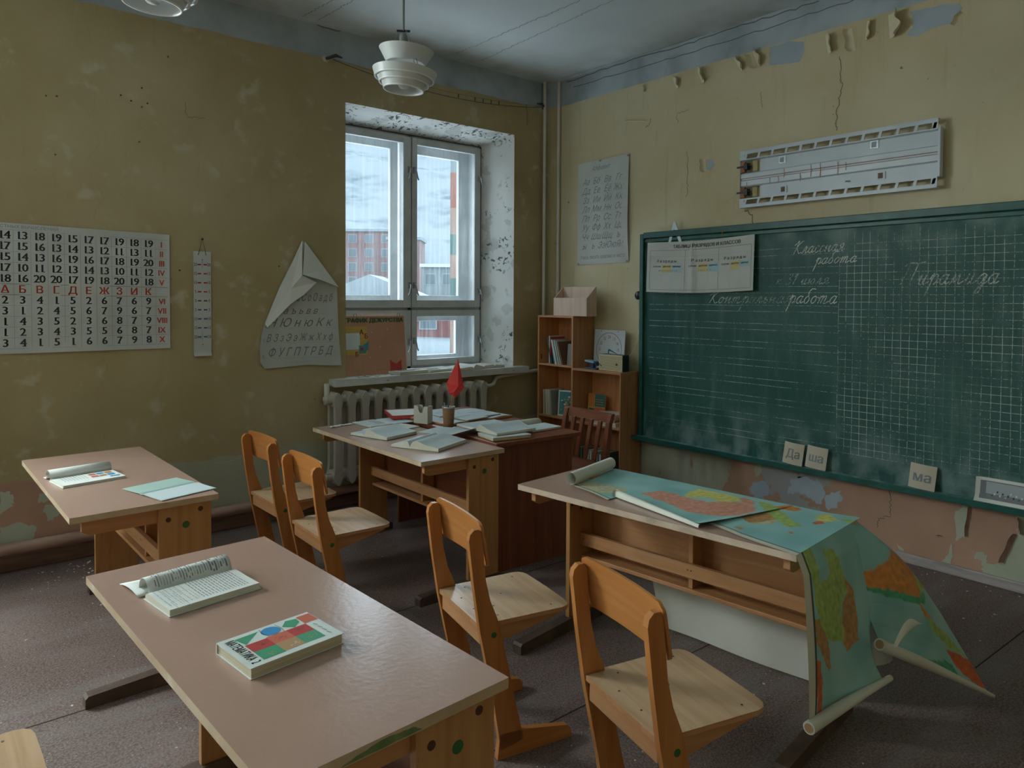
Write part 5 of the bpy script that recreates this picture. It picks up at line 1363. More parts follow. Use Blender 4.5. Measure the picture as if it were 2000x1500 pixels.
# front desk: text book with a rolled back page
def pr_front(q, PM, sg, wd, h):
    text_rows(q, PM, sg, wd, h, 3, x0=-h + .095)
    ol = lambda P: q.line(P, .0016, lambda u, v, hh: PM(u, v, hh), 'print_light', .0009)
    for (a, b, c, d) in ((-h + .03, .03, -h + .06, .08), (-h + .045, .06, -h + .085, .13), (-h + .02, .11, -h + .05, .16)):
        ol([(a, b), (c, b), (c, d), (a, d), (a, b)])
    text_rows(q, PM, sg, wd, h, 5, 'print_light', x0=-h + .012, x1=-h + .085, gap=.013)
def roll_front(t, h):
    q = MB(); rad = .026
    prof = [(0, .008), (.006, .022), (.014, .036), (.028, .046), (.046, .046), (.060, .036), (.068, .022), (.070, .010), (.074, .004), (.10, .003)]
    c = catmull([(a, b, 0) for a, b in prof], 4); L = len(c)
    tap = lambda u: 1 - .10 * (1 - u)
    q.grid(lambda u, v: (lerp(-h + .01, h, u), c[round(v * (L - 1))].x * 1.0, c[round(v * (L - 1))].y * tap(u)), 12, L - 1, 'paper')
    def PM(u, v, hh=0):
        k = min(L - 1, max(0, int(v / .09 * (L - 1)))); p = c[k]; p2 = c[min(L - 1, k + 1)]; nx, nz = -(p2.y - p.y), (p2.x - p.x); l = math.hypot(nx, nz) or 1
        return (u, p.x + nx / l * hh, p.y * tap((u + h) / (2 * h)) + nz / l * hh)
    rnd = random.Random(9); x = -h + .03
    while x < h - .01:
        q.line([(x, .010 + rnd.uniform(0, .008) + .05 * k / 8) for k in range(9)], .0022 if x < h - .06 else .0045, PM, 'print_light' if rnd.random() < .5 else 'print_ink', .0008); x += .0075
    q.build('rolled_page', t, fixn=False, solid=.0012)
    q = MB(); q.grid(lambda u, v: (lerp(-h - .01, h - .09, u), lerp(.02, .150 - .03 * u, v), .003 + .008 * (1 - u) * math.sin(v * PI)), 6, 6, 'paper'); q.build('loose_page', t, fixn=False, solid=.001)
def spine_at(c, rz, wn_total, toward=1):   # page-quad centre -> spine centre
    return (c[0] - math.sin(rz) * wn_total / 2 * toward, c[1] + math.cos(rz) * wn_total / 2 * toward)
Q = (-3.8007, -2.7851, 0.1398, 0.2372, 0.1837)
cx, cy = spine_at(Q, Q[2], .150)
open_book('open_book', 'open text book with a rolled up page on the nearest desk, above the maths textbook', (cx, cy, DH + .0008), Q[2], Q[3], .152, 0, .017, 0, 'flat', 'flat', 'paper', 'cover_white', pr_front, roll_front)

# maths textbook with the geometric cover
Q = (-3.7594, -3.2079, 0.117, 0.223, 0.1626)
t = thing('textbook', 'closed maths textbook with red, green and blue shapes on its cover, on the nearest desk', 'book', (Q[0], Q[1], DH + .0006), Q[2])
LW, LH, TT = .224, .160, .024
q = MB(); q.box(-LW / 2 + .003, -LH / 2 + .003, .0015, LW / 2 - .003, LH / 2 - .003, TT - .0015, 'page_edge'); q.build('page_block', t)
q = MB(); q.box(-LW / 2, -LH / 2, 0, LW / 2, LH / 2, .0015, 'cover_white'); q.box(-LW / 2, LH / 2 - .003, .0015, LW / 2, LH / 2, TT - .0015, 'cover_white'); q.box(-LW / 2, -LH / 2, TT - .0015, LW / 2, LH / 2, TT, 'cover_white')
CV = lambda u, v, h=0: (-LW / 2 + u * LW, LH / 2 - v * LH, TT + h)      # u along the long side from the left, v away from the spine
def rc(u0, v0, u1, v1, m, h=.0003): q.rect(u0, v0, u1, v1, CV, m, h)
rc(.17, .36, .40, .62, 'cover_red'); rc(.40, .34, .62, .60, 'cover_coral'); rc(.62, .34, .84, .60, 'cover_red'); rc(.84, .06, .995, .33, 'cover_coral')
rc(.17, .62, .40, .90, 'cover_green'); rc(.40, .60, .62, .88, 'cover_tan'); rc(.62, .60, .84, .88, 'cover_green')
q.add([CV(.15, .10, .0004), CV(.40, .09, .0004), CV(.19, .35, .0004)], [(0, 1, 2)], 'cover_green')
q.add([CV(.505 + .10 * math.cos(a * .26), .20 + .135 * math.sin(a * .26), .0004) for a in range(24)], [tuple(range(24))], 'cover_blue')
q.add([CV(.63, .20, .0004), CV(.72, .06, .0004), CV(.83, .10, .0004), CV(.82, .22, .0004), CV(.72, .33, .0004)], [tuple(range(5))], 'cover_green')
q.line([(.43, .05), (.41, .20), (.44, .34)], .008, CV, 'ink_pen', .0004); q.line([(.60, .05), (.615, .2), (.60, .34)], .008, CV, 'ink_pen', .0004)
for (u, v, m_) in ((.29, .47, 'cover_brown'), (.51, .47, 'cover_brown'), (.74, .45, 'cover_brown'), (.29, .77, 'cover_yellow'), (.52, .75, 'cover_white'), (.75, .73, 'cover_yellow')):
    rr3 = random.Random(int(u * 100 + v * 10))
    for k in range(7): a_, b_ = u + rr3.uniform(-.06, .05), v + rr3.uniform(-.07, .07); q.line([(a_, b_), (a_ + rr3.uniform(.01, .03), b_ + rr3.uniform(-.02, .02))], .009, CV, m_, .0005)
VT = lambda u, v, h=0: CV(v, u, h)                                           # text runs down the left side
q.text('МАТЕМАТИКА  2', .030, lambda u, v, h: (-LW / 2 + .012 + v, LH / 2 - u, TT + h), LH / 2, 0.0, 'ink_black', off=.012, width=LH * .82, h=.0005)
for k in range(4): q.line([(.90, .42 + k * .12), (.90 + .02, .50 + k * .12)], .01, CV, 'ink_pen', .0005)
q.build('cover', t, fixn=False)

# left desk: exercise book with a rolled page, and a green booklet
def pr_left(q, PM, sg, wd, h):
    text_rows(q, PM, sg, wd, h, 7, x0=-h + .03, x1=h - .12, frac=.72, gap=.012)
    for k, m_ in enumerate(('cover_coral', 'cover_blue', 'cover_orange', 'cover_coral', 'cover_tan', 'cover_blue')):
        a = h - .11 + (k % 3) * .032; b = .035 + (k // 3) * .04; q.rect(a, b, a + .028, b + .026, lambda u, v, hh: PM(u, v, hh), m_, .001)
    q.rect(h - .05, .12, h - .01, .135, lambda u, v, hh: PM(u, v, hh), 'cover_blue', .001)
def roll_left(t, h):
    q = MB(); c = catmull([(0, .006, 0), (-.004, .02, 0), (.006, .036, 0), (.028, .044, 0), (.05, .036, 0), (.06, .018, 0), (.05, .005, 0), (.09, .003, 0)], 4); L = len(c)
    q.grid(lambda u, v: (lerp(-h, h, u), c[round(v * (L - 1))].x, c[round(v * (L - 1))].y), 2, L - 1, 'paper')
    for k in range(12): x = lerp(-h + .03, h - .02, k / 11); q.line([(x, 0), (x, 1)], .004, lambda a, b, hh: (a, lerp(-.002, .004, b), lerp(.012, .030, b) ) , 'page_blue' if k in (1, 2) else 'print_light', 0)
    q.build('rolled_page', t, fixn=False, solid=.0015)
Q = (-3.809, -1.2195, 0.1539, 0.2426, 0.2526)
cx, cy = spine_at(Q, Q[2], .16)
open_book('open_book', 'open primer with coloured pictures and a rolled page on the desk below the number chart', (cx, cy, DH + .0008), Q[2], Q[3], .165, 0, .010, 0, 'flat', 'flat', 'paper', 'cover_white', pr_left, roll_left)
Q = (-3.5802, -1.6015, 0.2673, 0.2285, 0.3114)
open_book('booklet', 'thin green covered booklet lying open at the corner of the desk under the number chart', (Q[0], Q[1], DH + .0008), Q[2], .235, .15, .15, .003, .003, 'thin', 'thin', 'booklet_green', None, lambda q, PM, sg, wd, h: (q.rect(-h + .002, .004, h - .002, wd - .004, lambda u, v, hh: PM(u, v, hh), 'page_blue', .001, 1, 12), text_rows(q, PM, sg, wd, h, 4, 'print_light', gap=.012)) if sg < 0 else None)

# books on the desk next to the teacher's desk
G5 = 'open books on the two joined desks'
lt = lambda sd: (lambda q, PM, sg, wd, h: text_rows(q, PM, sg, wd, h, sd, 'print_light', gap=.012))
def pic(sd):
    def f(q, PM, sg, wd, h):
        if sg > 0: q.rect(-h * .6, wd * .2, h * .7, wd * .5, lambda u, v, hh: PM(u, v, hh), 'print_light', .001, 2, 4); text_rows(q, PM, sg, wd, h, sd, 'page_edge', gap=.02)
        else: text_rows(q, PM, sg, wd, h, sd, 'page_blue', gap=.02)
    return f
open_book('open_book', 'open illustrated magazine at the far left of the book covered desk', (-2.086, -.735, DH + .001), .061 + PI / 2, .215, .165, .165, .006, .008, 'flat', 'flat', 'page_blue', 'cover_grey', pic(2), group=G5)
open_book('open_book', 'open book with a bulging page stack, left on the book covered desk', (-2.30, -1.06, DH + .001), .28, .245, .175, .11, .022, .014, 'hump', 'flat', 'page_blue', 'cover_darkgreen', lt(3), group=G5)
open_book('open_book', 'large open book nearest the front corner of the book covered desk', (-2.255, -1.47, DH + .001), .42, .285, .175, .12, .022, .016, 'hump', 'hump', 'page_blue', 'cover_grey', lt(5), group=G5)
t = open_book('booklet', 'thin sheet folder with a lifted edge lying across the large open book', (-2.03, -1.33, DH + .0245), .36, .21, .16, .11, .003, .003, 'sag', 'thin', 'page_blue', None, lt(6), group=G5)
open_book('booklet', 'pale thin magazine with pink print behind the bulging open book', (-2.14, -1.015, DH + .0008), .22, .30, .02, .17, .003, .003, 'thin', 'thin', 'paper', None, lambda q, PM, sg, wd, h: q.rect(-h * .3, wd * .3, h * .7, wd * .8, lambda u, v, hh: PM(u, v, hh), 'cover_coral', .001, 4, 4) if sg > 0 and False else text_rows(q, PM, sg, wd, h, 8, 'skirting_pink', x0=-h * .2, x1=h * .8, gap=.01), group=G5)
T2 = TH + .0012
open_book('open_book', 'wide open book with an arched page on the teacher desk, right of the brown cup', (-1.765, -1.47, T2 + .021), -.02, .28, .195, .20, .018, .012, 'hump', 'flat', 'page_blue', 'cover_grey', lt(9), group=G5)
t = thing('closed_book', 'thick cream edged book lying under the arched open book on the teacher desk', 'book', (-1.825, -1.63, T2), -.17)
q = MB(); q.box(-.12, -.08, .0015, .12, .10, .018, 'page_edge'); q.build('page_block', t)
q = MB(); q.box(-.122, -.083, 0, .122, .103, .0015, 'cover_brown'); q.box(-.122, -.083, .018, .122, .103, .0195, 'page_blue'); q.build('cover', t)
def curl_sheet(t, h):
    q = MB(); c = catmull([(0, .010, 0), (.01, .03, 0), (.03, .040, 0), (.06, .036, 0), (.09, .02, 0), (.12, .008, 0)], 4); L = len(c)
    q.grid(lambda u, v: (lerp(-h, h * .95, u), c[round(v * (L - 1))].x, c[round(v * (L - 1))].y * (1 - .1 * u)), 3, L - 1, 'paper_old'); q.build('curled_page', t, fixn=False, solid=.0012)
open_book('open_book', 'open book with a curled page at the right end of the teacher desk', (-1.50, -1.455, T2), .03, .24, .165, .13, .012, .004, 'flat', 'thin', 'page_blue', 'cover_red', None, curl_sheet, group=None)
t = thing('folder', 'large open folder with brown edges spread over the back of the teacher desk', 'folder', (-1.60, -.93, T2), .08)
q = MB(); q.box(-.30, -.21, 0, .24, .21, .012, 'pine_x'); q.build('backing_board', t, .002)
q = MB(); q.grid(lambda u, v: (lerp(-.29, .22, u), lerp(-.20, .20, v), .0126 + .004 * math.sin(u * 9) ** 2), 24, 2, 'page_blue'); q.build('sheet', t, fixn=False)
G6 = 'papers and books inside the folder'
for k, (x, y, a, l, w1, w2, lb) in enumerate(((-1.52, -.93, .02, .20, .15, .12, 'open blue paged book lying on the folder, right of the cup'), (-1.66, -1.02, .15, .18, .12, .10, 'second open book on the folder, close behind the brown cup'), (-1.68, -.82, -.1, .2, .12, .14, 'open book on the far left of the folder near the radiator'))):
    open_book('open_book', lb, (x, y, T2 + .0172), a, l, w1, w2, .008, .010, 'flat', 'flat', 'page_blue', 'cover_grey', lt(20 + k), group=G6)
t = thing('red_folder', 'flat red box folder with papers behind the white card holder', 'folder', (-1.83, -.66, T2), -.35)
q = MB(); q.box(-.16, -.13, 0, .12, .15, .004, 'cover_red'); q.box(-.16, -.13, .004, .12, -.124, .024, 'cover_red'); q.box(-.16, .144, .004, .12, .15, .024, 'cover_red'); q.box(-.16, -.124, .004, -.154, .144, .024, 'cover_red'); q.build('box', t)
q = MB(); q.box(-.15, -.12, .0045, .11, .14, .022, 'paper'); q.build('paper_stack', t)
t = thing('loose_paper', 'crumpled scraps of white paper on the back left corner of the book covered desk', 'paper', (-2.42, -.68, DH + .001), .2)
rnd = random.Random(4)
for k in range(5):
    q = MB(); x, y = k * .032, rnd.uniform(-.02, .02); q.grid(lambda u, v: (x + (u - .5) * .04, y + (v - .5) * .028, .002 + .012 * abs(mn.noise(Vector((u * 3 + k, v * 3, k))))), 5, 5, 'white_crumb'); q.build('scrap', t, fixn=False)

# card holder, cup, flag
t = thing('card_holder', 'white card holder box with a U shaped notch beside the brown cup', 'card holder', (-1.935, -.955, T2), -1.21 + PI)
HW, HD, HH = .053, .026, .108
U = [(-HW, 0), (HW, 0), (HW, HH), (.022, HH), (.018, HH - .018), (.010, HH - .040), (-.008, HH - .042), (-.018, HH - .020), (-.024, HH), (-HW, HH)]
for y in (-HD, HD - .003):
    q = MB(); q.prism(U, 'y', y, y + .003, 'holder_white'); q.build('plate', t, .001)
for x in (-HW, HW - .003):
    q = MB(); q.box(x, -HD + .003, 0, x + .003, HD - .003, HH, 'holder_white'); q.build('side', t)
t = thing('cup', 'brown tapered pencil cup holding a red flag', 'cup', (-1.885, -1.16, T2))
q = MB(); q.lathe([(0, 0), (.030, 0), (.0315, .02), (.0375, .116), (.038, .122), (.036, .122), (.029, .006), (0, .006)], 'cup_brown', n=28)
q.lathe([(.0382, .115), (.0392, .117), (.0392, .123), (.0358, .123), (.0355, .114)], 'galvanised', n=28); q.build('body', t)
for k, (a, l, m_) in enumerate(((.4, .15, 'ink_black'), (2.2, .145, 'galvanised'), (4.0, .14, 'ink_black'))):
    p = thing('pen', ('black pen standing in the brown cup', 'grey metal pen standing in the brown cup', 'short dark pencil in the brown cup')[k], 'pen', (-1.885, -1.16, T2), 0, 'pens in the cup')
    q = MB(); q.tube([(.012 * math.cos(a), .012 * math.sin(a), .008), (.028 * math.cos(a), .028 * math.sin(a), l)], .0035, m_, 8); q.build('barrel', p)
t = thing('flag', 'small red folded flag on a wooden stick standing in the brown cup', 'flag', (-1.885, -1.16, T2))
rx, ry = math.cos(-.693), math.sin(-.693)      # across the room towards the board
P3 = lambda a, z, d=0: (a * rx - d * ry * 0 + d * .64, a * ry + d * .77, z)
q = MB(); q.tube([P3(.0, .010), P3(.018, .15), P3(.050, .40)], .0035, 'pine_z', 8); q.build('stick', t)
A, B, C_, D_, E_, F_ = P3(.056, .415), P3(-.012, .265), P3(.002, .205), P3(.040, .175), P3(.094, .235), P3(.060, .25, -.02)
q = MB(); q.add([A, B, C_, D_, E_, F_, P3(.035, .215, -.025)], [(0, 1, 5), (0, 5, 4), (1, 2, 5), (2, 6, 5), (5, 6, 4), (2, 3, 6), (6, 3, 4)], 'flag_red')
q.build('cloth', t, fixn=False, solid=.001)

# ================================================================ WINDOW SILL
SZ = .9258
G7 = 'old papers on the window sill'
open_book('open_book', 'stack of old magazines with dark pictures lying open at the middle of the sill', (-1.46, .03, SZ), .15, .27, .10, .08, .024, .020, 'flat', 'flat', 'paper_old', 'cover_grey', lambda q, PM, sg, wd, h: (q.rect(-h * .8, wd * .2, h * .8, wd * .55, lambda u, v, hh: PM(u, v, hh), 'cover_grey', .001, 2, 4)), group=G7)
open_book('open_book', 'open old magazine in the middle of the sill, right of the picture magazine', (-1.17, .05, SZ), .10, .28, .10, .09, .020, .022, 'flat', 'flat', 'paper', 'cover_tan', lambda q, PM, sg, wd, h: q.rect(-h * .9, wd * .3, -h * .1, wd * .8, lambda u, v, hh: PM(u, v, hh), 'print_ink', .001, 2, 4), group=G7)
open_book('open_book', 'big open white book behind the red flag on the sill', (-.90, .02, SZ), PI / 2 + .1, .20, .15, .19, .018, .022, 'hump', 'flat', 'paper', 'cover_tan', lt(30), group=G7)
open_book('open_book', 'old open book with brown edges at the right end of the sill', (-.635, .06, SZ), PI / 2 - .05, .19, .10, .10, .022, .024, 'flat', 'flat', 'paper_old', 'cover_brown', lt(31), group=G7)
q = MB(); rnd = random.Random(12)
for k in range(46):
    x, y = rnd.gauss(-1.78, .07), rnd.uniform(-.07, .12); s_ = rnd.uniform(.004, .016); a = rnd.uniform(0, 3)
    T = Matrix.Translation((x, y, SZ - .0006)) @ Matrix.Rotation(a, 4, 'Z'); q.box(-s_, -s_ * .3, 0, s_, s_ * .3, .002 + s_ * .15, rnd.choice(['paint_flake_green', 'cover_grey', 'white_crumb', 'latch_metal']), T)
o = q.build('paint_flakes'); o['kind'] = 'stuff'; tag(o, 'fallen flakes of paint on the left end of the window sill', 'debris')

# duty roster board leaning in the window
t = thing('duty_roster', 'orange cardboard duty roster board leaning in the lower left of the window', 'poster', (-1.437, .05, SZ))
DWd, DHt = .53, .435
DF = lambda u, v, h=0: (-DWd + u + .085 * (v / DHt), .19 * v / DHt - h, v)
q = MB(); q.grid(lambda a, b: DF(a * DWd, b * DHt), 4, 4, 'duty_orange', False)
q.text('ГРАФИК ДЕЖУРСТВА', .046, DF, DWd * .5, DHt - .046, 'duty_green', off=.04, width=.51, h=.003)
q.rect(-.0 + .02, .15, .20, .36, DF, 'cover_yellow', .0008); q.rect(.0 + .02, .19, .135, .31, DF, 'cover_white', .0012)
q.rect(.125, .165, .185, .215, DF, 'cover_teal', .0016); q.add([DF(.165, .165, .0015), DF(.205, .185, .0015), DF(.208, .25, .0015), DF(.19, .235, .0015), DF(.165, .225, .0015)], [(0, 1, 2, 3, 4)], 'cover_teal')
q.rect(.125, .160, .180, .218, DF, 'cover_teal', .0013); q.add([DF(.150 + .014 * math.cos(a), .19 + .014 * math.sin(a), .0022) for a in range(6)], [tuple(range(6))], 'cover_red')
q.text('А', .052, DF, .150, .298, 'cover_red', off=.02, h=.002); q.text('Б', .050, DF, .190, .268, 'cover_red', off=.02, h=.002); q.text('Б', .046, DF, .108, .140, 'cover_red', off=.02, h=.002)
for x in (.07, .27): q.line([(x - .003, .095), (x, .035), (x + .085, .035), (x + .088, .10)], .006, DF, 'cover_tan', .0012)
q.add([DF(.385, .02, .0015), DF(.485, .02, .0015), DF(.485, .10, .0015), DF(.468, .09, .0015), DF(.440, .072, .0015), DF(.41, .085, .0015), DF(.385, .105, .0015)], [tuple(range(7))], 'cover_red')
for (x, y) in ((.235, .31), (.215, .125), (.37, .33), (.30, .20)): q.rect(x, y, x + .007, y + .006, DF, 'paper', .0013)
q.build('board', t, fixn=False, solid=.003)
for u in (.10, .48):
    q = MB(); p = DF(u, DHt); q.tube([(p[0] - .012, p[1], p[2] - .01), (p[0] - .010, p[1] - .003, p[2] + .018), (p[0] + .010, p[1] - .003, p[2] + .018), (p[0] + .012, p[1], p[2] - .01)], .0018, 'cable_dark', 6); q.build('hanging_loop', t)

# ================================================================ PENDANT LAMPS
def lamp(x, y, zb, label):
    t = thing('pendant_lamp', label, 'lamp', (x, y, zb), 0, 'ceiling pendant lamps')
    T = Matrix.Rotation(R(4.5), 4, Vector((.64, .77, 0)))
    q = MB(); q.tube([(0, 0, .28), (0, 0, .6), (0, 0, H_CEIL - zb)], .006, 'lamp_metal', 8); q.build('cord', t)
    q = MB(); q.lathe([(0, 0), (.05, 0), (.045, -.03), (.012, -.04), (0, -.04)], 'lamp_white', (0, 0, H_CEIL - zb), 16); q.build('ceiling_rose', t)
    q = MB(); q.lathe([(0, .272), (.012, .27), (.019, .258), (.021, .212), (.012, .204), (.012, .19), (0, .19)], 'lamp_metal', n=16); q.tube([(-.024, .02, .282), (.024, -.02, .280)], .006, 'black_plastic', 8); q.build('socket', t)
    q = MB(); q.lathe([(.131, .190), (.092, .126)], 'lamp_white', n=40, T=T); q.lathe([(.126, .190), (.087, .126)], 'lamp_inner', n=40, T=T)
    q.lathe([(.131, .190), (.126, .190)], 'lamp_white', n=40, T=T); q.lathe([(.092, .126), (.087, .126)], 'lamp_inner', n=40, T=T); q.build('upper_shade', t)
    for a in (.5, 2.6, 4.7):
        q = MB(); q.tube([(.022 * math.cos(a), .022 * math.sin(a), .28), T @ Vector((.085 * math.cos(a), .085 * math.sin(a), .155)), T @ Vector((.125 * math.cos(a), .125 * math.sin(a), .085))], .0016, 'lamp_metal', 5); q.build('hanger_wire', t)
    for k, (r1, z1, r2, z2) in enumerate(((.154, .090, .141, .054), (.135, .068, .118, .030), (.112, .042, .095, .003))):
        q = MB(); q.lathe([(r1, z1), (r2, z2)], 'lamp_white', n=44, T=T); q.lathe([(r1 - .004, z1), (r2 - .004, z2)], 'lamp_inner', n=44, T=T)
        q.lathe([(r1, z1), (r1 - .004, z1)], 'lamp_white', n=44, T=T); q.lathe([(r2 + .003, z2 + .003), (r2 + .002, z2 - .003), (r2 - .004, z2 - .003), (r2 - .004, z2 + .003)], 'lamp_inner', n=44, T=T); q.build('louvre_ring', t)  # lower rim coloured whiter to stand for light shining through it
    q = MB(); q.lathe([(.120, .085), (.10, .07), (.06, .058), (0, .054)], 'lamp_inner', n=32, T=T); q.build('reflector', t)
    q = MB(); q.lathe([(0, .008), (.02, .010), (.030, .025), (.028, .045), (.016, .055), (.014, .062)], 'lamp_white', n=20, T=T); q.build('bulb', t)
lamp(-2.555, -1.74, 2.497, 'white pendant lamp with stacked ring shades hanging in front of the window')
lamp(-3.725, -2.0, 2.515, 'white pendant lamp cut off by the top edge at upper left')

# ================================================================ WORLD MAP OVER THE DESK
def inpoly(x, y, P):
    c = False; j = len(P) - 1
    for i in range(len(P)):
        xi, yi = P[i]; xj, yj = P[j]
        if (yi > y) != (yj > y) and x < (xj - xi) * (y - yi) / (yj - yi + 1e-12) + xi: c = not c
        j = i
    return c
SEA, SEA2 = (.33, .56, .53), (.22, .45, .44)
GRN, YEL, PNK, ORG, BRN, DGR, RED, TAN = (.34, .46, .13), (.62, .58, .17), (.62, .29, .20), (.60, .24, .06), (.44, .24, .09), (.08, .34, .19), (.58, .15, .05), (.48, .46, .29)
TOPC = [
 ([(-2.1709, -2.5588), (-2.1289, -2.6701), (-2.1071, -2.7937), (-2.1791, -2.8075), (-2.2476, -2.7529), (-2.2475, -2.6295)], TAN), ([(-2.0691, -2.4988), (-1.996, -2.4952), (-2.0444, -2.5665), (-2.1262, -2.583)], ORG), ([(-2.2105, -2.659), (-2.157, -2.754), (-2.2323, -2.7948), (-2.2639, -2.7399)], GRN),
 ([(-2.1259, -2.8697), (-2.0265, -2.8888), (-2.0092, -2.9429), (-2.0269, -3.007), (-2.0184, -3.1072), (-1.9151, -3.1897), (-1.94, -3.276), (-1.9789, -3.2958), (-2.0999, -3.2963), (-2.1659, -3.2117), (-2.1869, -3.1459), (-2.1576, -3.0674)], PNK),
 ([(-1.986, -2.9813), (-1.9338, -2.9728), (-1.8702, -2.9721), (-1.8535, -3.1453), (-1.9056, -3.179), (-1.9744, -3.1605), (-1.9748, -3.1237), (-1.9627, -3.0678), (-2.0267, -3.0168)], YEL),
 ([(-1.8519, -3.1466), (-1.8568, -3.218), (-1.9401, -3.2587), (-1.937, -3.2083)], PNK), ([(-1.865, -3.2297), (-1.8305, -3.2573), (-1.8633, -3.3027), (-1.9101, -3.3674), (-1.9743, -3.4436), (-2.0043, -3.4946), (-2.0542, -3.4692), (-2.0308, -3.4287), (-1.9218, -3.2906)], GRN),
 ([(-2.0882, -3.3056), (-1.943, -3.3245), (-1.969, -3.4011), (-2.0148, -3.3957), (-2.1189, -3.3582)], BRN), ([(-2.1054, -3.3538), (-2.035, -3.3795), (-2.0101, -3.4149), (-2.0785, -3.4055), (-2.1261, -3.3748)], TAN),
 ([(-1.882, -3.3052), (-1.8042, -3.3322), (-1.8158, -3.3925), (-1.865, -3.3869)], ORG), ([(-1.8963, -3.4751), (-1.8275, -3.4663), (-1.7946, -3.4845), (-1.8449, -3.5473), (-1.8997, -3.5187)], YEL), ([(-1.934, -3.4911), (-1.8938, -3.5081), (-1.9227, -3.5304), (-1.9567, -3.5106)], RED), ([(-1.8208, -3.5355), (-1.7895, -3.5762), (-1.84, -3.5817)], GRN),
 ([(-2.096, -3.4928), (-2.1001, -3.5173), (-2.1197, -3.5154)], RED), ([(-2.1948, -3.3419), (-2.187, -3.3772), (-2.2164, -3.3821)], BRN)]
def cr7(*p): return p
HNG = [
 ([(-2.2961, 0.7594), (-2.2074, 0.7436), (-2.1865, 0.7036), (-2.2192, 0.621), (-2.127, 0.6211), (-2.1297, 0.6958), (-2.0533, 0.6789), (-2.0294, 0.6109), (-2.0086, 0.5395), (-2.0649, 0.5254), (-2.0846, 0.4938), (-2.0813, 0.4091), (-2.1396, 0.4166), (-2.1966, 0.4386), (-2.2498, 0.4945), (-2.2616, 0.5648), (-2.2548, 0.6394), (-2.2943, 0.7057)], GRN),
 ([(-2.04, 0.6101), (-1.9644, 0.5281), (-1.9824, 0.4279), (-1.9988, 0.3845), (-2.0798, 0.37), (-2.1019, 0.4052), (-2.0646, 0.5169), (-2.0086, 0.5395)], BRN), ([(-2.2792, 0.5299), (-2.2506, 0.5171), (-2.2131, 0.4484), (-2.2004, 0.3617), (-2.2294, 0.363), (-2.2566, 0.4166), (-2.2924, 0.4625)], BRN),
 ([(-2.3184, 0.417), (-2.2782, 0.409), (-2.2722, 0.3227), (-2.285, 0.2427), (-2.3133, 0.2609)], RED)]
TNT = [
 ([(-1.9055, 0.5533), (-1.7729, 0.5822), (-1.6824, 0.6076), (-1.5367, 0.5162), (-1.5944, 0.4975), (-1.6358, 0.4437), (-1.7227, 0.477), (-1.8695, 0.5197)], ORG), ([(-1.9043, 0.525), (-1.8147, 0.5255), (-1.7227, 0.477), (-1.5739, 0.4449), (-1.5994, 0.4192), (-1.6957, 0.4387), (-1.8288, 0.4843)], DGR), ([(-1.6036, 0.5054), (-1.5017, 0.4615), (-1.5101, 0.4443), (-1.6232, 0.4536)], GRN),
 ([(-1.6645, 0.4467), (-1.6072, 0.3873), (-1.5733, 0.3575), (-1.6246, 0.372)], ORG), ([(-1.6207, 0.3837), (-1.5037, 0.2982), (-1.3935, 0.1865), (-1.4803, 0.2268), (-1.5852, 0.322)], GRN), ([(-1.5, 0.2328), (-1.3021, 0.1302), (-1.2235, 0.0769), (-1.334, 0.0516), (-1.4409, 0.1397)], RED), ([(-1.2787, 0.0948), (-1.0968, -0.0516), (-1.313, 0.0504)], RED), ([(-1.6581, 0.2433), (-1.4775, 0.1783), (-1.4602, 0.1326), (-1.6434, 0.2185)], DGR), ([(-1.9441, 0.4865), (-1.8907, 0.4758), (-1.9053, 0.4586), (-1.9357, 0.4633)], RED)]
def map_piece(name, parent, fn, nu, nv, table, plane, border=None, m='map_print', back=True):
    """printed sheet; plane(p) gives the two coordinates the printed shapes are laid out in"""
    q = MB(); q.grid(fn, nu, nv, m); o = q.build(name, parent, fixn=False)
    ca = o.data.color_attributes.new('print', 'FLOAT_COLOR', 'POINT')
    k = 0
    for i in range(nu + 1):
        for j in range(nv + 1):
            p = Vector(fn(i / nu, j / nv)); W = Vector(ORG_) + p; a, b = plane(W)
            n1 = mn.noise(W * 38); n2 = mn.noise(W * 38 + Vector((7, 7, 7))); n3 = mn.noise(W * 9)
            ax, by = a + .008 * n1, b + .008 * n2
            c = Vector(SEA).lerp(Vector(SEA2), max(0, min(1, .45 + n3)))
            for P, col in table:
                if inpoly(ax, by, P):
                    c = Vector(col) * (1 + .35 * mn.noise(W * 60)); break
            if border:
                e = border(i / nu, j / nv)
                if e == 1: c = Vector((.60, .58, .47))
                elif e == 2: c = Vector((.04, .06, .06))
            ca.data[k].color = (c.x, c.y, c.z, 1); k += 1
    return o
ORG_ = (-2.408, -2.431, DH)
t = thing('world_map', 'torn printed world map draped over a school desk and hanging down to the floor', 'map', ORG_)
(ax0, ay0, _), aa = D_MAP
def TD(lx, ly, z): # desk-local to map-local
    return (math.cos(aa) * lx - math.sin(aa) * ly, math.sin(aa) * lx + math.cos(aa) * ly, z)
def toD(W):
    dx, dy = W[0] - ax0, W[1] - ay0; return (math.cos(aa) * dx + math.sin(aa) * dy, -math.sin(aa) * dx + math.cos(aa) * dy)
pl_top = lambda W: (W.x, W.y)
E1 = [toD(p) for p in [(-2.2467, -2.5981), (-2.2879, -2.846), (-2.2048, -2.8167), (-2.3074, -3.2805)]]
near1 = [(0, E1[0][0] + .0, E1[0][1]), (.33, E1[1][0] - .01, E1[1][1]), (.42, E1[2][0] - .03, E1[2][1]), (1, E1[3][0], E1[3][1])]
FX = .545
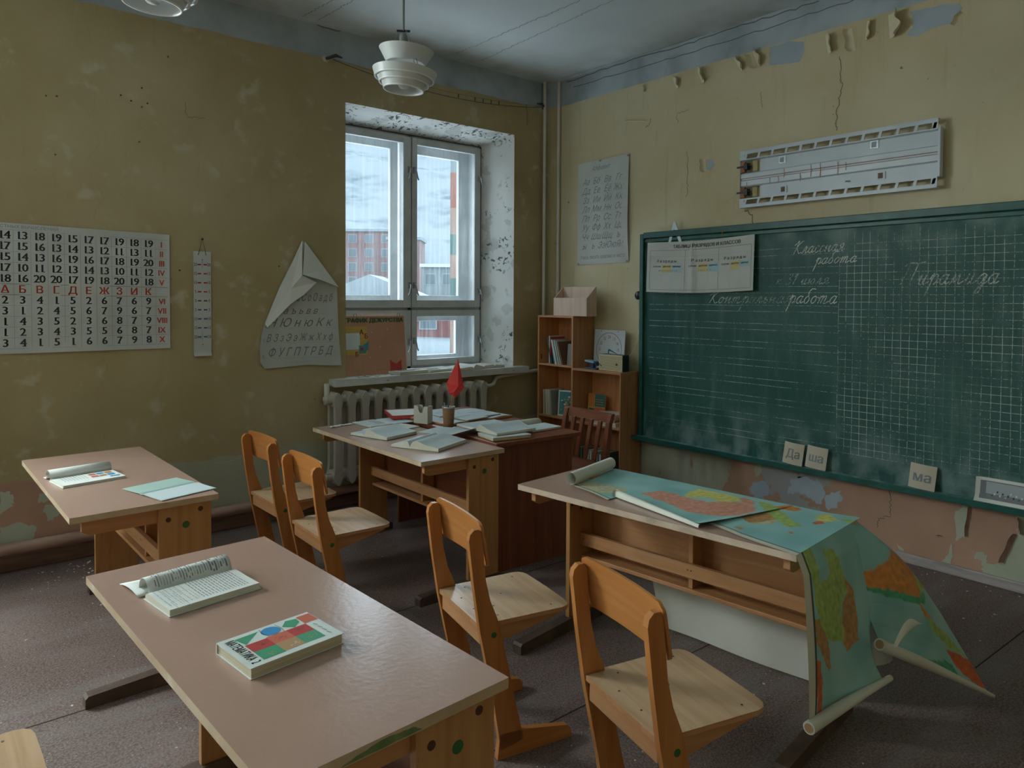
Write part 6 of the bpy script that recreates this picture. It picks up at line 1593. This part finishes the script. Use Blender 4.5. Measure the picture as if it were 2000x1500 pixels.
def sheet1(u, v):
    lx, ly = interp(near1, u); fy = lerp(E1[0][1] + .06, toD((-1.8202, -3.3371))[1] - .02, u)
    x = lerp(lx, FX, v); y = lerp(ly, fy, v)
    z = .003 + .004 * (math.sin(u * 8 + v * 3) ** 2) * (1 - v) + (.012 * math.exp(-((u - 1) / .04) ** 2) * (1 - v) if u > .8 else 0)
    if x > DW: z -= (x - DW) * .6
    return TD(x, y, z)
map_piece('map_sheet', t, sheet1, 130, 70, TOPC, pl_top, lambda u, v: (1 if v < .03 else 2 if v < .045 else 0) if u < .34 else 0)
# near edge curled back, showing the white reverse
def curl1(u, v):
    k = .40 + .60 * u; lx, ly = interp(near1, k); a = v * 2.4; r_ = .020 * (1 - .55 * u)
    return TD(lx - .004 - r_ * math.sin(a) * .2 + r_ * (1 - math.cos(a)) * 1.1, ly, .004 + r_ * math.sin(a) * 1.2)
q = MB(); q.grid(curl1, 24, 8, 'map_back'); q.build('curled_edge', t, fixn=False)
# rolled far-left end
q = MB(); rl = .027
def roll1(u, v):
    a = v * 2.6 * PI; r_ = rl * (1 - .10 * v); x = lerp(E1[0][0] - .005, DW - .02, u); y0 = lerp(E1[0][1], E1[0][1] + .06, u)
    return TD(x, y0 + r_ * math.sin(a) * 1.0 + .004, .003 + rl + .001 - r_ * math.cos(a))
q.grid(roll1, 8, 44, 'map_back'); q.build('rolled_end', t, fixn=False)
# second sheet continuing to the near end of the desk
E2 = [toD(p) for p in [(-2.2354, -3.2716), (-2.2701, -3.4071), (-2.3113, -3.6228)]]
near2 = [(0, E2[0][0], E2[0][1]), (.4, E2[1][0], E2[1][1]), (1, -.012, -DL - .002)]
def sheet2(u, v):
    lx, ly = interp(near2, u); fy = lerp(toD((-1.8163, -3.3137))[1] + .03, -DL - .002, u)
    x = lerp(lx, FX, v); y = lerp(ly, fy, v); z = .0018 + .0025 * math.sin(u * 5 + v * 4) ** 2 * (1 - u)
    if x > DW: z -= (x - DW) * .8 * (1 - u)
    return TD(x, y, z)
map_piece('map_sheet', t, sheet2, 80, 90, TOPC, pl_top, lambda u, v: 1 if v < .05 else 2 if v < .062 else 0)
# the part hanging over the near end of the desk
Y0 = -DL - .003
HB = lambda u: Vector((-2.375, -3.70, .262)).lerp(Vector((-1.885, -3.705, .225)), u) - Vector(ORG_)
def hang(u, v):
    top = Vector(TD(lerp(-.012, .44, u), Y0, .0018)); bot = HB(u); bot.x = bot.x
    midp = top.lerp(bot, .5) + Vector((.0 if u > .5 else -.004, -.012 - .012 * math.sin(u * 5), 0))
    p = top * (1 - v) ** 2 + midp * 2 * v * (1 - v) + bot * v * v
    p.y -= .020 * min(1, v * 8) * (1 - .3 * v) + .010 * math.sin(u * 7 + v * 2) * v
    if u > .9 and v > .55: p.x -= (u - .9) * .5 * math.sin((v - .55) / .45 * PI)
    return p
pl_h = lambda W: (W.x, W.z)
map_piece('map_sheet', t, hang, 90, 110, HNG, pl_h, lambda u, v: 1 if u < .085 else 2 if u < .105 else 0)
# tent-like part sliding off the far corner down to the floor
r_top = [TD(.44, Y0, .0018), TD(.50, Y0 + .01, .0018), TD(.545, Y0 + .03, -.005)]
TUB0 = Vector((-1.905, -3.72, .355)) - Vector(ORG_); TUB1 = Vector((-1.285, -3.865, .012)) - Vector(ORG_)
OUT = [Vector(TD(.545, Y0 + .03, -.005))] + [Vector(p) - Vector(ORG_) for p in ((-1.60, -3.66, .555), (-1.50, -3.74, .385), (-1.405, -3.80, .215))] + [TUB1]
OUTC = catmull(OUT, 10)
INN = [hang(.985, .60 * k / 24) for k in range(25)] + [hang(.985, .60).lerp(TUB0, k / 10) for k in range(1, 11)]
def tent(u, v):
    a = INN[min(len(INN) - 1, round(v * (len(INN) - 1)))]; b = OUTC[min(len(OUTC) - 1, round(v * (len(OUTC) - 1)))]
    p = a.lerp(b, u); s_ = math.sin(u * PI) * math.sin(min(1, v * 1.2) * PI) 
    p = p + Vector((0, -.030, .02)) * s_ + Vector((0, -.012, 0)) * math.sin(u * 9 + v * 5) * math.sin(u * PI) * v
    return p
def tentg(u, v):
    n_ = 40; k = v * n_; i = int(k); f = k - i
    return Vector(tent(u, i / n_)).lerp(Vector(tent(u, min(1, (i + 1) / n_))), f)
map_piece('map_sheet', t, tentg, 90, 90, TNT, pl_h)
def tubep(nm, a, b, r_, m='map_back', inner=True, r2=None):
    q = MB(); q.tube([a, a.lerp(b, .33) + Vector((0, 0, .004)), a.lerp(b, .66) + Vector((0, 0, .004)), b], [r_, r_ * .95, ((r2 or r_) + r_) * .48, (r2 or r_)], m, 14)
    q.tube([a + (a - b).normalized() * .0008, a + (a - b).normalized() * .0012], [r_ * .72, r_ * .72], 'cover_tan' if m == 'map_back' else m, 12); return q.build(nm, t)
tubep('rolled_edge', HB(0) + Vector((-.01, -.028, -.012)), HB(1) + Vector((.03, -.03, .0)), .019, r2=.010)
tubep('rolled_edge', TUB0 + Vector((-.03, -.012, .008)), TUB1 + Vector((.02, 0, 0)), .020, r2=.007)
# torn white flap and the reverse hanging behind
q = MB(); q.grid(lambda u, v: Vector((-1.96 + .20 * u, -3.785 - .012 * math.sin(v * PI), .385 + .02 * u + .045 * v * math.sin(u * PI))) - Vector(ORG_), 10, 5, 'map_back'); q.build('torn_flap', t, fixn=False)
q = MB(); q.grid(lambda u, v: Vector((-1.86 + .24 * u, -3.64 + .02 * math.sin(u * 6), lerp(.40 - .10 * u, .19, v))) - Vector(ORG_), 8, 8, 'map_back'); q.build('torn_flap', t, fixn=False)
# far side hanging behind the desk, white reverse towards the camera
def farh(u, v):
    y = lerp(lerp(-.22, -.33, v), -DL + .02, u); x = FX + .004 + .055 * v ** 1.3 + .006 * math.sin(u * 9) * v
    return TD(x, y, -.015 - v * .685)
q = MB(); q.grid(farh, 30, 14, 'map_back'); q.build('hanging_reverse', t, fixn=False)
